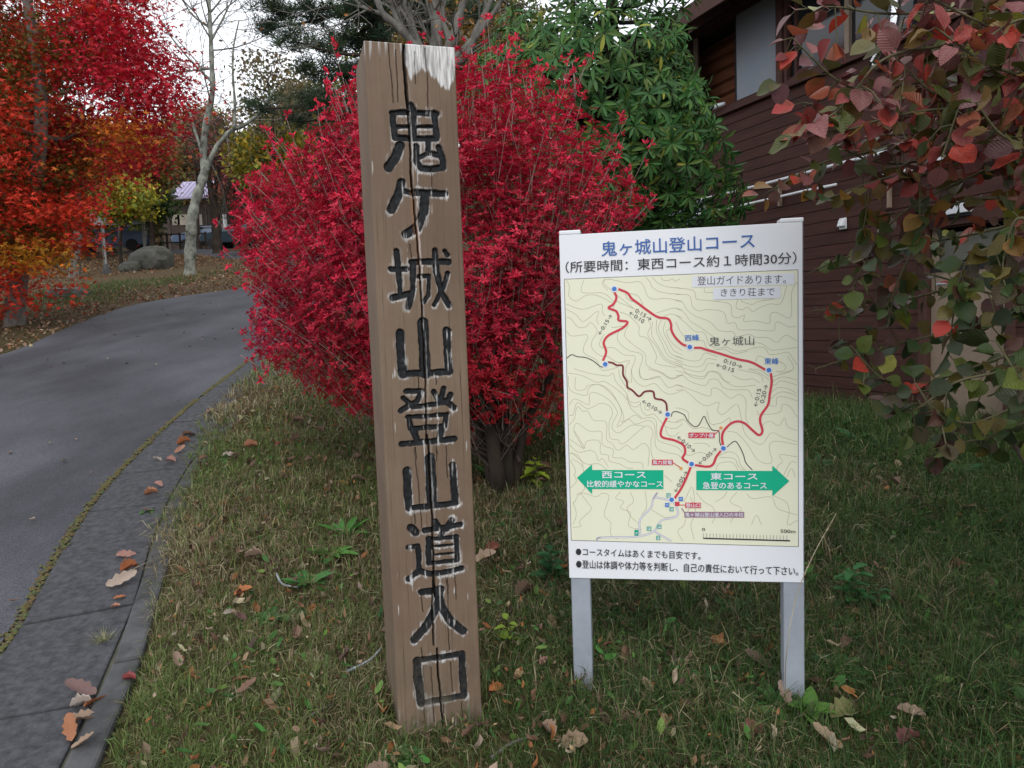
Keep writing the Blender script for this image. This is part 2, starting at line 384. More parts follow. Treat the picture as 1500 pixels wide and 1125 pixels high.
CH = [
 (ZA, [([(318, 545), (322, 620), (332, 700)], 44), ([(310, 545), (400, 540), (600, 552)], 40), ([(585, 550), (600, 700)], 46), ([(330, 705), (600, 712)], 40), ([(430, 500), (450, 530), (452, 700)], 50), ([(335, 635), (585, 632)], 30), ([(365, 755), (335, 830), (290, 895)], 60), ([(545, 715), (545, 800), (600, 812)], 40), ([(545, 800), (490, 830)], 30), ([(470, 760), (472, 860), (500, 900), (560, 908), (640, 895), (640, 850), (615, 765)], 44)]),
 (ZB, [([(360, 135), (335, 230), (288, 325)], 62), ([(380, 195), (440, 215)], 40), ([(440, 205), (560, 208), (662, 215)], 52), ([(525, 220), (515, 340), (470, 450), (395, 495)], 66)]),
 (ZB, [([(325, 612), (340, 760), (352, 920)], 44), ([(285, 738), (395, 738)], 40), ([(300, 935), (420, 905)], 46), ([(440, 690), (440, 880), (408, 1000)], 46), ([(430, 690), (560, 685), (690, 685)], 44), ([(480, 790), (550, 785), (548, 920), (512, 968)], 34), ([(592, 612), (605, 760), (640, 900), (690, 985)], 48), ([(680, 770), (650, 870), (588, 985)], 36), ([(662, 612), (680, 640)], 40)]),
 (ZC, [([(217, 205), (225, 350), (240, 500)], 66), ([(385, 130), (392, 300), (405, 490)], 82), ([(558, 188), (562, 330), (572, 480)], 60), ([(235, 495), (400, 492), (580, 480)], 50)]),
 (ZC, [([(262, 622), (375, 620)], 44), ([(372, 625), (345, 690), (225, 760)], 44), ([(245, 668), (300, 720)], 40), ([(462, 625), (500, 690)], 44), ([(535, 600), (515, 690)], 44), ([(510, 685), (560, 700), (610, 740)], 52), ([(585, 645), (560, 700)], 44), ([(310, 735), (400, 725), (540, 705)], 40), ([(275, 805), (400, 800), (560, 785)], 38), ([(285, 810), (300, 885)], 42), ([(555, 790), (545, 870)], 42), ([(300, 888), (545, 872)], 36), ([(315, 895), (345, 975)], 50), ([(520, 880), (508, 960)], 50), ([(230, 1000), (400, 985), (615, 965)], 48)]),
 (ZD, [([(260, 252), (265, 380), (275, 505)], 60), ([(418, 165), (428, 320), (432, 480)], 78), ([(575, 215), (585, 330), (595, 470)], 54), ([(275, 505), (430, 495), (600, 475)], 48)]),
 (ZD, [([(285, 640), (322, 675)], 54), ([(270, 775), (335, 768)], 42), ([(335, 768), (345, 850), (345, 925)], 44), ([(275, 990), (345, 935), (430, 960), (540, 945), (640, 920)], 46), ([(455, 600), (480, 640)], 44), ([(570, 592), (535, 650)], 48), ([(385, 660), (500, 645), (630, 622)], 42), ([(510, 660), (490, 715)], 44), ([(412, 720), (412, 880)], 50), ([(410, 722), (608, 705)], 34), ([(602, 705), (610, 865)], 40), ([(410, 885), (605, 868)], 36), ([(450, 770), (590, 758)], 22), ([(450, 828), (590, 815)], 22)]),
 (ZE, [([(335, 132), (400, 130), (460, 118)], 48), ([(448, 120), (435, 220), (370, 340), (290, 430)], 60), ([(448, 170), (470, 240), (520, 320), (600, 378)], 58)]),
 (ZE, [([(305, 565), (315, 700), (335, 830)], 60), ([(305, 562), (450, 545), (590, 522)], 46), ([(590, 522), (598, 660), (605, 785)], 52), ([(335, 830), (470, 808), (605, 783)], 46)]),
]
def z2p(z, pts): return [(z[0] + x / z[2], z[1] + y / z[2]) for x, y in pts]
gstep = .00165
gu = np.arange(0, PW + 1e-6, PW / round(PW / gstep)); gv = np.arange(-PEX, PH + 1e-6, (PH + PEX) / round((PH + PEX) / gstep))
U, Vv = np.meshgrid(gu, gv, indexing='ij'); nu, nv = U.shape
Pn = np.stack([U, Vv, 0 * U], -1)
def segdist(a, b):
    a = np.array(a); b = np.array(b); d = b - a
    t = np.clip(((U - a[0]) * d[0] + (Vv - a[1]) * d[1]) / (d @ d + 1e-12), 0, 1)
    return np.hypot(U - a[0] - t * d[0], Vv - a[1] - t * d[1])
wob = .0016 * snoise(Pn, 90, 21) + .0009 * snoise(Pn, 240, 22)
inside = np.full(U.shape, -1.); owner = np.full(U.shape, -1); offs = np.full(U.shape, -1.)
for ci, (z, strokes) in enumerate(CH):
    for pts, wz in strokes:
        q = hp(z2p(z, pts)); hw = (wz / z[2]) * (PH / 1010) / 2 * 1.0
        for k in range(len(q) - 1):
            lo = np.minimum(q[k], q[k + 1]) - .03; hi = np.maximum(q[k], q[k + 1]) + .03
            i0, i1 = np.searchsorted(gu, [lo[0], hi[0]]); j0, j1 = np.searchsorted(gv, [lo[1], hi[1]])
            sl = (slice(i0, i1), slice(j0, j1)); a = q[k]; d = q[k + 1] - a
            t = np.clip(((U[sl] - a[0]) * d[0] + (Vv[sl] - a[1]) * d[1]) / (d @ d + 1e-12), 0, 1)
            val = hw - np.hypot(U[sl] - a[0] - t * d[0], Vv[sl] - a[1] - t * d[1]) + wob[sl]
            m_ = val > inside[sl]
            inside[sl] = np.where(m_, val, inside[sl])
            owner[sl] = np.where(m_ & (val > -.002), ci, owner[sl])
D = -np.clip(inside * 1.6 + .001, 0, .0085) * (1 + .12 * snoise(Pn, 200, 5))
streak = snoise(np.stack([U * 420, Vv * 14, 0 * U], -1), 1, 31)        # long vertical fibres
streak2 = snoise(np.stack([U * 150, Vv * 3.0, 0 * U], -1), 1, 32)
D += .00035 * streak + .0003 * streak2
paint = smooth(-.0005, .0012, inside + .0009 * streak)
patch = snoise(Pn, 60, 41)
# black paint flaked inside the grooves
flake = smooth(.45, .8, streak * .6 + patch * .5 + .25 * snoise(np.stack([U * 900, Vv * 120, 0 * U], -1), 1, 44)) * (inside > 0)
rim = smooth(-.0085, -.0025, inside + .0045 * streak + .0042 * patch - .001) * (1 - smooth(.0, .002, inside))
below = np.zeros_like(inside); sh = 3
below[:, :-sh] = inside[:, sh:]                                          # rims are whitest under and left of strokes
rim *= smooth(.05, .95, snoise(Pn, 26, 77) * .9 + patch * .6 + .5 * streak + .75 * (below > -.001) - .1) * (.55 + .45 * smooth(-.5, .8, streak2))
bare = np.clip(rim * .85 + flake * .8, 0, 1)
# big bare patch at the head of the post
q = hp(z2p(ZA, [(388, 105), (395, 230), (430, 330), (470, 290), (520, 270), (560, 285), (590, 325), (640, 370), (680, 392), (712, 330), (722, 118)]))
edge = np.interp(U[:, 0], q[1:, 0], q[1:, 1]) if False else np.interp(gu, q[:, 0], q[:, 1], left=9)[:, None]
head = smooth(-.006, .006, (Vv - edge) + .010 * streak + .004 * patch) * (U > q[0, 0])
bare = np.maximum(bare, head * smooth(-1.1, -.2, streak + .5 * streak2 + .5))
# drips of bare wood along the top edge, the right edge and the foot
bare = np.maximum(bare, smooth(.05, .0, PH - Vv + .02 * streak2) * smooth(.1, .6, streak) * .8)
bare = np.maximum(bare, smooth(.012, .004, PW - U + .003 * patch) * smooth(.35, .8, streak2 + .5 * patch) * smooth(PH - .7, PH - .1, Vv))
bare = np.maximum(bare, smooth(.16, .02, Vv + .05 * streak2 + .03 * patch) * smooth(.1, .9, streak + .6 * patch) * .45)
bare = np.maximum(bare, smooth(1.25, 1.5, streak + .6 * patch) * .8)
# checks (cracks) running down the face
def crack(z, pts, wd, dp):
    q = hp(z2p(z, pts)); o = np.argsort(q[:, 1]); q = q[o]
    cu = np.interp(gv, q[:, 1], q[:, 0]) + .0006 * np.sin(gv * 60) + .0004 * np.sin(gv * 173)
    inr = ((gv > q[0, 1]) & (gv < q[-1, 1])).astype(float)[None]
    return np.clip(1 - np.abs(U - cu[None]) / wd, 0, 1) * inr, dp
ck = np.zeros_like(U)
main = [(ZA, [(385, 80), (392, 250), (398, 350), (412, 480)], .0055, .03), (ZA, [(408, 460), (418, 600), (428, 700), (432, 900), (442, 1060)], .0034, .02), (ZB, [(425, 60), (432, 160), (445, 300), (465, 500), (482, 700), (492, 850), (505, 1080)], .0028, .016), (ZC, [(375, 0), (392, 300), (402, 560), (412, 1000)], .0026, .014), (ZD, [(400, 0), (412, 150), (432, 500), (445, 900), (455, 1120)], .0034, .02), (ZE, [(408, 0), (402, 220), (412, 470)], .003, .016), (ZE, [(432, 480), (440, 640), (462, 860), (474, 1040)], .0036, .02)]
minor = [(ZA, [(288, 100), (300, 250), (322, 480)]), (ZA, [(335, 140), (352, 480)]), (ZA, [(458, 150), (462, 360)]), (ZA, [(522, 130), (540, 330), (545, 520)]), (ZB, [(568, 20), (572, 190)]), (ZB, [(418, 560), (430, 660)]), (ZC, [(350, 520), (355, 600)]), (ZC, [(478, 515), (482, 580)]), (ZC, [(330, 1020), (338, 1110)]), (ZC, [(480, 1010), (486, 1120)]), (ZD, [(310, 90), (335, 320), (350, 480)]), (ZD, [(460, 90), (470, 140)]), (ZD, [(530, 80), (540, 300)]), (ZD, [(310, 520), (318, 620)]), (ZD, [(355, 520), (362, 650)]), (ZD, [(530, 980), (545, 1100)]), (ZE, [(330, 150), (345, 260)]), (ZE, [(500, 40), (505, 250)]), (ZE, [(330, 480), (345, 560)]), (ZE, [(500, 300), (512, 500)]), (ZE, [(350, 840), (360, 1020)]), (ZE, [(395, 600), (415, 950)]), (ZE, [(475, 830), (480, 990)]), (ZE, [(520, 570), (530, 760)]), (ZE, [(590, 820), (598, 980)]), (ZE, [(545, 20), (555, 180)])]
for args in main:
    c_, dp = crack(*args); D -= c_ * dp; ck = np.maximum(ck, np.clip(c_ * 1.6, 0, 1))
for z, pts in minor:
    c_, dp = crack(z, pts, .0017, .005); D -= c_ * dp; ck = np.maximum(ck, c_)
rust = np.zeros_like(U)
for args in main[1:3]:
    c_, dp = crack(args[0], args[1], .010, 0); rust = np.maximum(rust, c_)
rust *= smooth(PH - .28, PH - .4, Vv) * smooth(PH - .75, PH - .45, Vv) * smooth(-.6, .4, streak)
# a lifted fibre edge right of the crack stays bare and grey
for args in main:
    z, pts = args[0], [(x + 14, y) for x, y in args[1]]
    c_, dp = crack(z, pts, .0035, 0); bare = np.maximum(bare, smooth(.1, .6, c_) * smooth(-.5, .3, streak) * .75 * smooth(PH - 1.9, PH - .3, Vv + .3))
# edge rounding
e_ = np.minimum(U, PW - U); D -= .004 * np.clip(1 - e_ / .004, 0, 1) ** 2
e2 = PH - Vv; D -= .004 * np.clip(1 - e2 / .004, 0, 1) ** 2
pth = math.radians(17)
pdx = np.array([math.cos(pth), math.sin(pth), 0]); pout = np.array([math.sin(pth), -math.cos(pth), 0])
PO = np.array([-.373, 2.1, PZ])
Pw = PO + U[..., None] * pdx + Vv[..., None] * np.array([0, 0, 1.]) + D[..., None] * pout
fi = np.arange(nu - 1)[:, None] * nv + np.arange(nv - 1)[None]
Fq = np.stack([fi, fi + nv, fi + nv + 1, fi + 1], -1).reshape(-1, 4)
fo = owner[:-1, :-1].ravel()
def post_mat():
    m, N, L, B = mat_base('weathered_brown_paint')
    tc = N.new('ShaderNodeTexCoord')
    def at_(n):
        a = N.new('ShaderNodeAttribute'); a.attribute_name = n; return a.outputs['Fac']
    def noise(s, st, d=8):
        mp = N.new('ShaderNodeMapping'); mp.inputs['Scale'].default_value = st; L.new(tc.outputs['Object'], mp.inputs[0])
        n = N.new('ShaderNodeTexNoise'); n.inputs['Scale'].default_value = s; n.inputs['Detail'].default_value = d; n.inputs['Roughness'].default_value = .65
        L.new(mp.outputs[0], n.inputs['Vector']); return n.outputs[0]
    def mix(f, a, b):
        x = N.new('ShaderNodeMixRGB')
        if hasattr(f, 'links'): L.new(f, x.inputs[0])
        else: x.inputs[0].default_value = f
        for k, c in ((1, a), (2, b)):
            if isinstance(c, tuple): x.inputs[k].default_value = (*c, 1)
            else: L.new(c, x.inputs[k])
        return x.outputs[0]
    def ramp(v, a, b):
        r = N.new('ShaderNodeMapRange'); r.inputs[1].default_value = a; r.inputs[2].default_value = b; L.new(v, r.inputs[0]); return r.outputs[0]
    grain = noise(60, (1, 1, .03)); fine = noise(150, (1, 1, .08)); big = noise(4, (1, 1, .6))
    brown = mix(ramp(grain, .35, .7), (.212, .152, .103), (.140, .100, .069))
    brown = mix(ramp(big, .4, .65), brown, (.235, .155, .105)) if False else mix(ramp(big, .35, .7), brown, mix(ramp(grain, .3, .7), (.175, .12, .084), (.235, .170, .120)))
    wood = mix(ramp(fine, .35, .62), (.20, .19, .18), (.74, .73, .72))
    brown = mix(ramp(noise(230, (1, 1, .012), 3), .60, .70), brown, (.075, .050, .036))
    brown = mix(ramp(noise(2.2, (1, 1, .8)), .40, .75), brown, (.125, .080, .055))
    black = mix(ramp(noise(90, (1, 1, .4)), .5, .75), (.009, .010, .012), (.032, .034, .038))
    c = mix(at_('paint'), brown, black)
    c = mix(at_('bare'), c, wood)
    c = mix(at_('rust'), c, (.30, .13, .05))
    c = mix(at_('crack'), c, (.025, .018, .014))
    # grime and splash on the foot
    sp = N.new('ShaderNodeSeparateXYZ'); L.new(tc.outputs['Object'], sp.inputs[0])
    gr = N.new('ShaderNodeMath'); gr.operation = 'MULTIPLY'; L.new(ramp(sp.outputs[2], .62, .34), gr.inputs[0]); L.new(ramp(noise(14, (1, 1, .5)), .42, .7), gr.inputs[1])
    c = mix(gr.outputs[0], c, (.10, .085, .055))
    L.new(c, B.inputs['Base Color']); B.inputs['Roughness'].default_value = .72; B.inputs['Specular IOR Level'].default_value = .3
    bp = N.new('ShaderNodeBump'); bp.inputs['Strength'].default_value = .35; bp.inputs['Distance'].default_value = .003
    L.new(grain, bp.inputs['Height']); L.new(bp.outputs[0], B.inputs['Normal'])
    return m
M['post'] = post_mat()
post = empty('wooden_post', tuple(PO + pdx * PW / 2 - pout * PD / 2 - np.array([0, 0, PEX])), 'tall square brown wooden post carved with black vertical characters, cracked and weathered', 'signpost')
at_all = {'paint': paint.ravel(), 'bare': bare.ravel(), 'crack': ck.ravel(), 'rust': rust.ravel()}
def sub(Fsel, name):
    ids, inv = np.unique(Fsel, return_inverse=True)
    me = npmesh(name, Pw.reshape(-1, 3)[ids], [inv.reshape(-1, 4)], False, None, {k: v[ids] for k, v in at_all.items()})
    return link(name, me, post, M['post'])
sub(Fq[fo < 0], 'front_face')
for ci in range(9):
    sub(Fq[fo == ci], 'carved_character')
# the other three sides and the top, with their own grid for the checks
b = MB()
def side(p0, e1, e2, n1, n2, seed):
    s_, t_ = np.meshgrid(np.linspace(0, 1, n1), np.linspace(0, 1, n2), indexing='ij')
    P = p0 + s_[..., None] * e1 + t_[..., None] * e2
    nn = np.cross(e1, e2); nn /= np.linalg.norm(nn)
    d = .0007 * snoise(np.stack([s_ * 40, t_ * 12, 0 * s_], -1), 1, seed) * (s_ > 0) * (s_ < 1)
    P = P + d[..., None] * nn
    k = np.arange(n1 - 1)[:, None] * n2 + np.arange(n2 - 1)[None]
    b.add(P.reshape(-1, 3), np.stack([k, k + n2, k + n2 + 1, k + 1], -1).reshape(-1, 4))
up = np.array([0, 0, PH + PEX - .004]); lo = PO - np.array([0, 0, PEX]) - pout * .004
side(lo - pout * PD, pout * PD, up, 24, 60, 1)
side(lo + pdx * PW, -pout * PD, up, 24, 60, 2)
side(lo + pdx * PW - pout * PD, -pdx * PW, up, 12, 30, 3)
side(lo + up, pdx * PW, -pout * PD, 12, 12, 4)
b.build('shaft', M['post'], post)

# ------------------------------------------------------------------ map sign
SW, SH = .718, 1.090
sth = math.radians(9.3)
sdx = np.array([math.cos(sth), -math.sin(sth), 0]); sout = np.array([-math.sin(sth), -math.cos(sth), 0]); szz = np.array([0, 0, 1.])
SO = at(1176, 600, 2.2); SO = np.array([SO[0], SO[1], .673]) - sdx * (SW - .0)
hs_ = homography([(820, 345.5), (1175, 325.5), (1177, 853), (833.5, 847)], [(0, SH), (SW, SH), (SW, 0), (0, 0)])
def S3(uv, lay): uv = np.atleast_2d(uv); return SO + uv[:, :1] * sdx + uv[:, 1:2] * szz + sout * (.002 + lay * .00035)
sign = empty('map_sign', tuple(SO + sdx * SW / 2 - np.array([0, 0, .4])), 'white hiking map board on two grey metal legs beside the carved post', 'map board')
def flat(name, col, rough=.35): return plain(name, col, rough, spec=.35)
M['board'] = plain('white_board', (.80, .82, .86), .3, spec=.45)
M['cream'] = plain('cream_print', (.80, .80, .62), .35)
M['ink'] = flat('black_ink', (.03, .032, .036)); M['ink_grey'] = flat('grey_ink', (.07, .07, .075)); M['ink_blue'] = flat('blue_ink', (.045, .13, .40))
M['contour'] = flat('contour_ink', (.36, .34, .22)); M['red'] = flat('red_ink', (.62, .045, .075)); M['darkred'] = flat('dark_red_ink', (.20, .02, .03))
M['dot'] = flat('blue_dot_ink', (.06, .20, .58)); M['orange'] = flat('orange_ink', (.75, .33, .10)); M['green'] = flat('green_ink', (.0, .42, .24))
M['lilac'] = flat('lilac_ink', (.40, .38, .48)); M['mauve'] = flat('mauve_ink', (.30, .17, .24)); M['pgreen'] = flat('parking_green_ink', (.02, .36, .25))
M['tape'] = plain('label_tape', (.74, .76, .82), .4)
M['metal'] = plain('galvanised_metal', (.42, .46, .53), .42, metal=.25, noise=.25, scale=6, bump=.05)
b = MB(); c_ = SO + sdx * SW / 2 + szz * SH / 2 - sout * .0
Rs = np.stack([sdx, -sout, szz], 1)
b.box(c_, SW, .004, SH, Rs); bevel(b.build('board', M['board'], sign), .001, 1)
LEGW = .062
for uc, zb in ((.032, .10), (SW - .030, .08)):
    b = MB(); b.box(SO + sdx * (uc + .003) + szz * (SH + .008 - (SO[2] - zb)) / 2 + szz * 0 + sout * -.0285 + szz * 0, LEGW, .052, SH + .008 + (SO[2] - zb), Rs)
    o = b.build('leg', M['metal'], sign); bevel(o, .004)
    b = MB(); b.box(SO + sdx * (uc + .001) + szz * (SH + .007) + sout * -.026, LEGW + .004, .056, .013, Rs)
    bevel(b.build('leg_cap', M['board'], sign), .003)
def poly_part(name, pts_list, lay, mat):
    V = []; F = []; n = 0
    for uv in pts_list:
        uv = np.atleast_2d(uv); k = len(uv); V.append(S3(uv, lay)); F.append(list(range(n, n + k))); n += k
    me = bpy.data.meshes.new(name); me.from_pydata([tuple(v) for v in np.concatenate(V)], [], F); me.update()
    return link(name, me, sign, mat)
def ribbon(pts, w_):
    p = np.asarray(pts); t = np.gradient(p, axis=0); t /= np.linalg.norm(t, axis=1)[:, None] + 1e-9
    n = np.stack([-t[:, 1], t[:, 0]], 1) * w_ / 2; a = p + n; b = p - n
    return [np.array([a[i], b[i], b[i + 1], a[i + 1]]) for i in range(len(p) - 1)]
def uvp(z, pts): return hs_([(z[0] + x / z[2], z[1] + y / z[2]) for x, y in pts])
def line_part(name, lines, w_, lay, mat, sm=4):
    q = []
    for z, pts in lines:
        u_ = uvp(z, pts); q += ribbon(catmull(u_, sm) if len(u_) > 2 else u_, w_)
    o = poly_part(name, q, lay, mat)
    if len(lines) > 8: o['kind'] = 'stuff'
    return o
def disc(c, r, k=20): return [np.array([(c[0] + r * math.cos(t), c[1] + r * math.sin(t)) for t in np.arange(k) * 2 * PI / k])]
PX = (0, 0, 1.0)
Z1, Z4, Z5, Z6, Z7, ZG, ZH = (810, 320, 3.947), (820, 400, 7.033), (990, 400, 7.03), (820, 540, 7.033), (990, 540, 7.03), (820, 400, 4.167), (820, 600, 4.167)
map_q = hs_([(827.5, 409.5), (1168.5, 395), (1169.5, 800), (836.5, 791.5)])
poly_part('map_panel', [map_q[::-1]], 1, M['cream'])
mb_ = np.vstack([map_q, map_q[:1]]); q = []
for k in range(4): q += ribbon(mb_[k:k + 2], .0016)
poly_part('map_border', q, 2, M['ink_grey'])
CONT = [
(Z4, [[(75,75),(105,140),(100,240),(165,290),(200,280),(270,235),(380,230),(500,285),(560,330),(550,390)],
 [(250,75),(235,200),(430,205),(510,245),(560,300)], [(500,180),(440,110),(470,60)],
 [(545,185),(460,110),(500,65),(690,100),(820,90),(870,140),(910,240),(980,270),(1100,260),(1266,290)],
 [(70,320),(240,375),(430,320),(440,400),(470,440)], [(70,375),(160,420),(230,495),(270,490),(400,390),(385,480),(405,530)],
 [(75,460),(120,470),(190,555),(270,555),(325,510),(390,600),(335,700),(340,780),(420,850),(500,860),(600,920),(720,900),(690,960),(680,1050),(720,1130)],
 [(75,600),(130,650),(290,640),(250,760),(260,830),(380,895),(440,1000),(600,970)], [(530,550),(560,560),(690,540)],
 [(460,630),(410,730),(450,770),(560,770),(660,840),(780,860),(740,1000),(740,1130)],
 [(610,590),(600,690),(700,790),(840,830),(850,900),(820,1000),(840,1080),(930,1090),(1040,1060)],
 [(710,540),(670,640),(750,730),(880,830),(900,950),(1050,1020),(1150,1080),(1266,1040)],
 [(590,290),(700,340),(780,370)], [(620,400),(700,430),(760,480),(820,550),(820,640),(900,670),(960,760),(1000,860),(995,930),(1200,970)],
 [(910,480),(940,540),(910,640),(1000,760),(1060,870),(1150,930),(1266,960)], [(960,500),(950,640),(1020,760),(1100,880),(1266,950)],
 [(1000,480),(1000,600),(1060,730),(1120,850),(1266,910)], [(1050,480),(1020,580),(1100,740),(1150,830),(1266,880)],
 [(1090,500),(1070,600),(1130,720),(1180,800),(1266,840)], [(1160,570),(1100,600),(1160,720),(1266,800)],
 [(890,45),(930,90),(960,150),(1060,200),(1266,220)], [(960,45),(1010,100),(1100,140),(1266,160)],
 [(1045,40),(1060,70),(1120,80),(1160,60),(1190,85),(1240,60)], [(700,210),(800,230),(850,300),(860,330)],
 [(1000,410),(1100,380),(1180,360),(1266,380)], [(1060,455),(1150,420),(1266,460)], [(560,200),(680,300),(760,360)], [(680,215),(700,270),(780,300)]]),
(Z5, [[(0,150),(180,180),(210,260),(250,275),(500,300),(570,340),(580,440),(650,455),(710,430),(700,495),(820,490),(960,515),(970,430),(1030,400),(1180,455),(1190,200),(1245,90)],
 [(0,220),(140,230),(170,340),(240,390),(320,375),(490,400),(530,510),(610,510),(650,580),(800,580),(1000,590),(1020,520),(1060,500),(1160,550),(1240,545)],
 [(0,280),(80,310),(110,370),(200,440),(350,500),(430,580),(520,600),(590,600),(620,650),(690,640),(760,630),(830,660),(940,660),(1040,710),(1130,635),(1245,695)],
 [(0,360),(80,400),(150,490),(210,530),(300,590),(370,640),(420,680)],
 [(0,430),(100,510),(200,600),(290,610),(330,700),(350,740),(430,770),(520,760),(620,800),(720,790),(830,760),(920,770),(960,830),(1040,830),(1150,810),(1200,870),(1245,940)],
 [(640,265),(620,350),(680,375),(740,350),(790,395),(860,355),(970,315),(1080,310),(1140,130)], [(665,270),(700,300),(790,320),(850,290),(1010,265)],
 [(300,150),(300,195),(390,200)], [(0,500),(60,620),(130,690)], [(0,850),(150,900),(250,890),(300,820),(430,860)], [(0,900),(150,960),(270,950),(320,880),(420,890)],
 [(0,950),(200,1010),(290,1000),(330,930),(400,930)], [(0,1000),(230,1060),(310,1050),(350,1010),(440,1020),(500,1100),(560,1125)],
 [(760,980),(870,1000),(960,1060)], [(640,990),(860,1040),(900,1120)], [(820,910),(850,850),(940,880)], [(1060,900),(1130,950),(1110,1000),(1030,1010)],
 [(1150,850),(1210,980),(1060,1030)], [(230,690),(290,700),(310,760),(380,790),(500,780),(600,825),(740,800)], [(690,655),(730,700),(870,720),(940,760),(1000,790),(1245,760)]]),
(Z6, [[(85,45),(230,70),(380,140),(460,130),(590,210),(690,310),(740,380),(800,390),(840,345)], [(90,75),(110,220),(270,275),(300,200),(380,160),(470,200),(590,330),(660,490),(630,550)],
 [(165,90),(165,210),(260,215),(290,175),(420,165),(540,250),(640,450),(590,600),(760,480),(850,520)], [(150,0),(280,40),(490,75),(550,45),(580,130),(680,240),(720,330),(780,350),(830,330)],
 [(100,370),(160,310),(300,370),(310,260),(380,250),(510,320),(590,430),(590,470),(540,580),(560,640),(620,655),(740,580),(870,590)],
 [(100,480),(140,470),(180,350),(280,410),(350,390),(420,355),(510,380),(545,460),(510,560),(520,710),(600,730),(660,770),(880,590),(960,650),(940,750),(960,920),(1100,960)],
 [(95,580),(150,520),(180,390),(240,440),(290,435),(350,530),(480,550),(480,720),(540,770),(600,840),(690,785),(760,830),(860,765),(920,830),(910,1000)],
 [(250,830),(150,650),(180,560),(300,640),(430,650),(440,780),(550,830),(550,910),(650,920),(720,960),(840,965),(860,1030)],
 [(255,820),(280,745),(410,745),(420,870),(500,890),(510,950),(620,980),(690,1020),(760,1020)], [(100,780),(190,860),(310,840),(370,870),(400,950),(440,925),(500,1010)],
 [(830,350),(850,440),(900,480),(970,465),(1040,540),(1100,600),(1200,610),(1266,560)], [(690,270),(730,400),(820,480),(860,510),(930,500),(990,530),(1000,640),(1020,740),(1200,800),(1266,860)],
 [(640,550),(720,520),(780,570),(920,530),(980,600),(990,800),(1100,860),(1210,880),(1266,930)], [(740,0),(760,100),(860,180),(980,150),(1060,230),(1150,260),(1266,220)],
 [(820,0),(840,90),(900,110),(1000,80),(1050,110),(1120,190),(1210,165),(1266,180)], [(910,0),(1040,40),(1150,105),(1266,60)], [(1110,540),(1200,550),(1266,530)], [(1090,610),(1120,680),(1180,690),(1230,650)],
 [(610,0),(620,80),(680,180),(720,240)], [(100,870),(180,890),(230,960),(240,1010)], [(105,940),(160,1040),(150,1100)], [(880,370),(880,410),(910,425),(935,410)]]),
(Z7, [[(0,160),(200,230),(350,280),(370,200),(450,210),(560,300),(650,260),(720,320),(720,500),(750,560)], [(0,220),(100,225),(290,375),(440,340),(430,430),(490,465),(620,360),(660,440),(690,600),(740,700),(880,775),(980,655),(1100,700),(1245,745)],
 [(0,70),(80,70),(150,130),(300,170),(350,110),(430,110),(490,190),(600,215),(740,215),(790,300)], [(70,0),(160,80),(290,100),(330,30),(420,40),(500,120),(620,180),(820,165)], [(580,65),(690,110),(790,100),(860,140)],
 [(530,640),(630,660),(740,780),(830,920),(920,970),(990,950),(960,800),(1020,740),(1245,775)], [(0,400),(60,410),(130,450),(130,540)], [(0,545),(80,520),(180,610),(280,600),(400,640)],
 [(390,570),(480,550),(550,500),(560,550)], [(320,430),(350,550),(400,580)], [(850,465),(1000,460),(1080,430),(1100,360),(1180,390),(1245,490)], [(880,600),(920,550),(980,540),(1060,580),(1120,500),(1150,590),(1245,630)],
 [(960,375),(1030,375),(1040,290),(1140,290),(1245,325)], [(970,310),(1060,240),(1150,240),(1245,275)], [(985,235),(1050,190),(1150,200),(1245,250)], [(990,165),(1030,160),(1080,120),(1245,160)], [(990,130),(1100,80),(1245,110)], [(990,80),(1130,40),(1200,10)],
 [(190,765),(300,765),(350,800)], [(90,870),(140,890),(230,860),(310,870)], [(440,890),(560,850),(640,900),(660,980),(720,1040)], [(450,910),(600,920),(640,1000),(700,1040)], [(410,1040),(450,970),(580,960),(640,1040)],
 [(1245,900),(1070,880),(1100,950),(1050,990),(1040,1040)], [(1110,1090),(1180,960),(1240,960)], [(1140,1110),(1190,1020),(1230,1110)], [(830,420),(850,465)], [(740,0),(860,40),(960,110)]]),
(ZH, [[(85,570),(130,510),(220,530),(260,510),(300,530),(270,640),(310,690),(310,760),(350,790)], [(125,510),(180,580),(190,610),(120,680),(130,710),(80,720)], [(80,560),(100,640),(80,700)], [(370,500),(340,540),(390,560),(370,600),(430,630),(420,710),(500,730)],
 [(430,500),(450,560),(410,600),(440,660),(480,690)], [(520,495),(530,590),(500,640)], [(560,610),(640,655),(700,650)], [(760,560),(805,470),(820,560),(780,620),(760,700),(720,740),(750,800)], [(830,500),(880,560),(930,590),(950,640),(930,690)],
 [(795,530),(830,620),(800,700),(820,790)], [(1080,500),(1040,560),(1110,600),(1070,640),(1040,690)], [(1140,510),(1180,540),(1290,530),(1330,600),(1450,640)], [(1300,520),(1380,560),(1400,620),(1390,700),(1450,670)], [(1170,700),(1200,640),(1230,700)],
 [(90,130),(150,235),(60,180)], [(70,260),(160,330),(240,330),(300,380)], [(75,300),(140,350),(150,480),(100,520)], [(640,400),(685,440)], [(1020,495),(1000,530),(950,560)], [(62,480),(100,440),(90,400)]]),
]
line_part('contour_lines', [(z, l) for z, ls in CONT for l in ls], .0011, 2, M['contour'])
line_part('road_line', [(ZH, l) for l in ([(595,505),(570,545),(555,600),(490,670),(490,760)], [(580,532),(680,555),(715,600),(712,650),(620,675),(575,740),(465,775),(250,780),(225,798)], [(575,740),(680,802)])], .0058, 2.6, M['lilac'])
line_part('road_line', [(ZH, l) for l in ([(570,545),(555,600),(490,670),(490,760)], [(580,532),(680,555),(715,600),(712,650),(620,675),(575,740),(465,775),(250,780)], [(575,740),(680,802)])], .0030, 3.2, M['tape'])
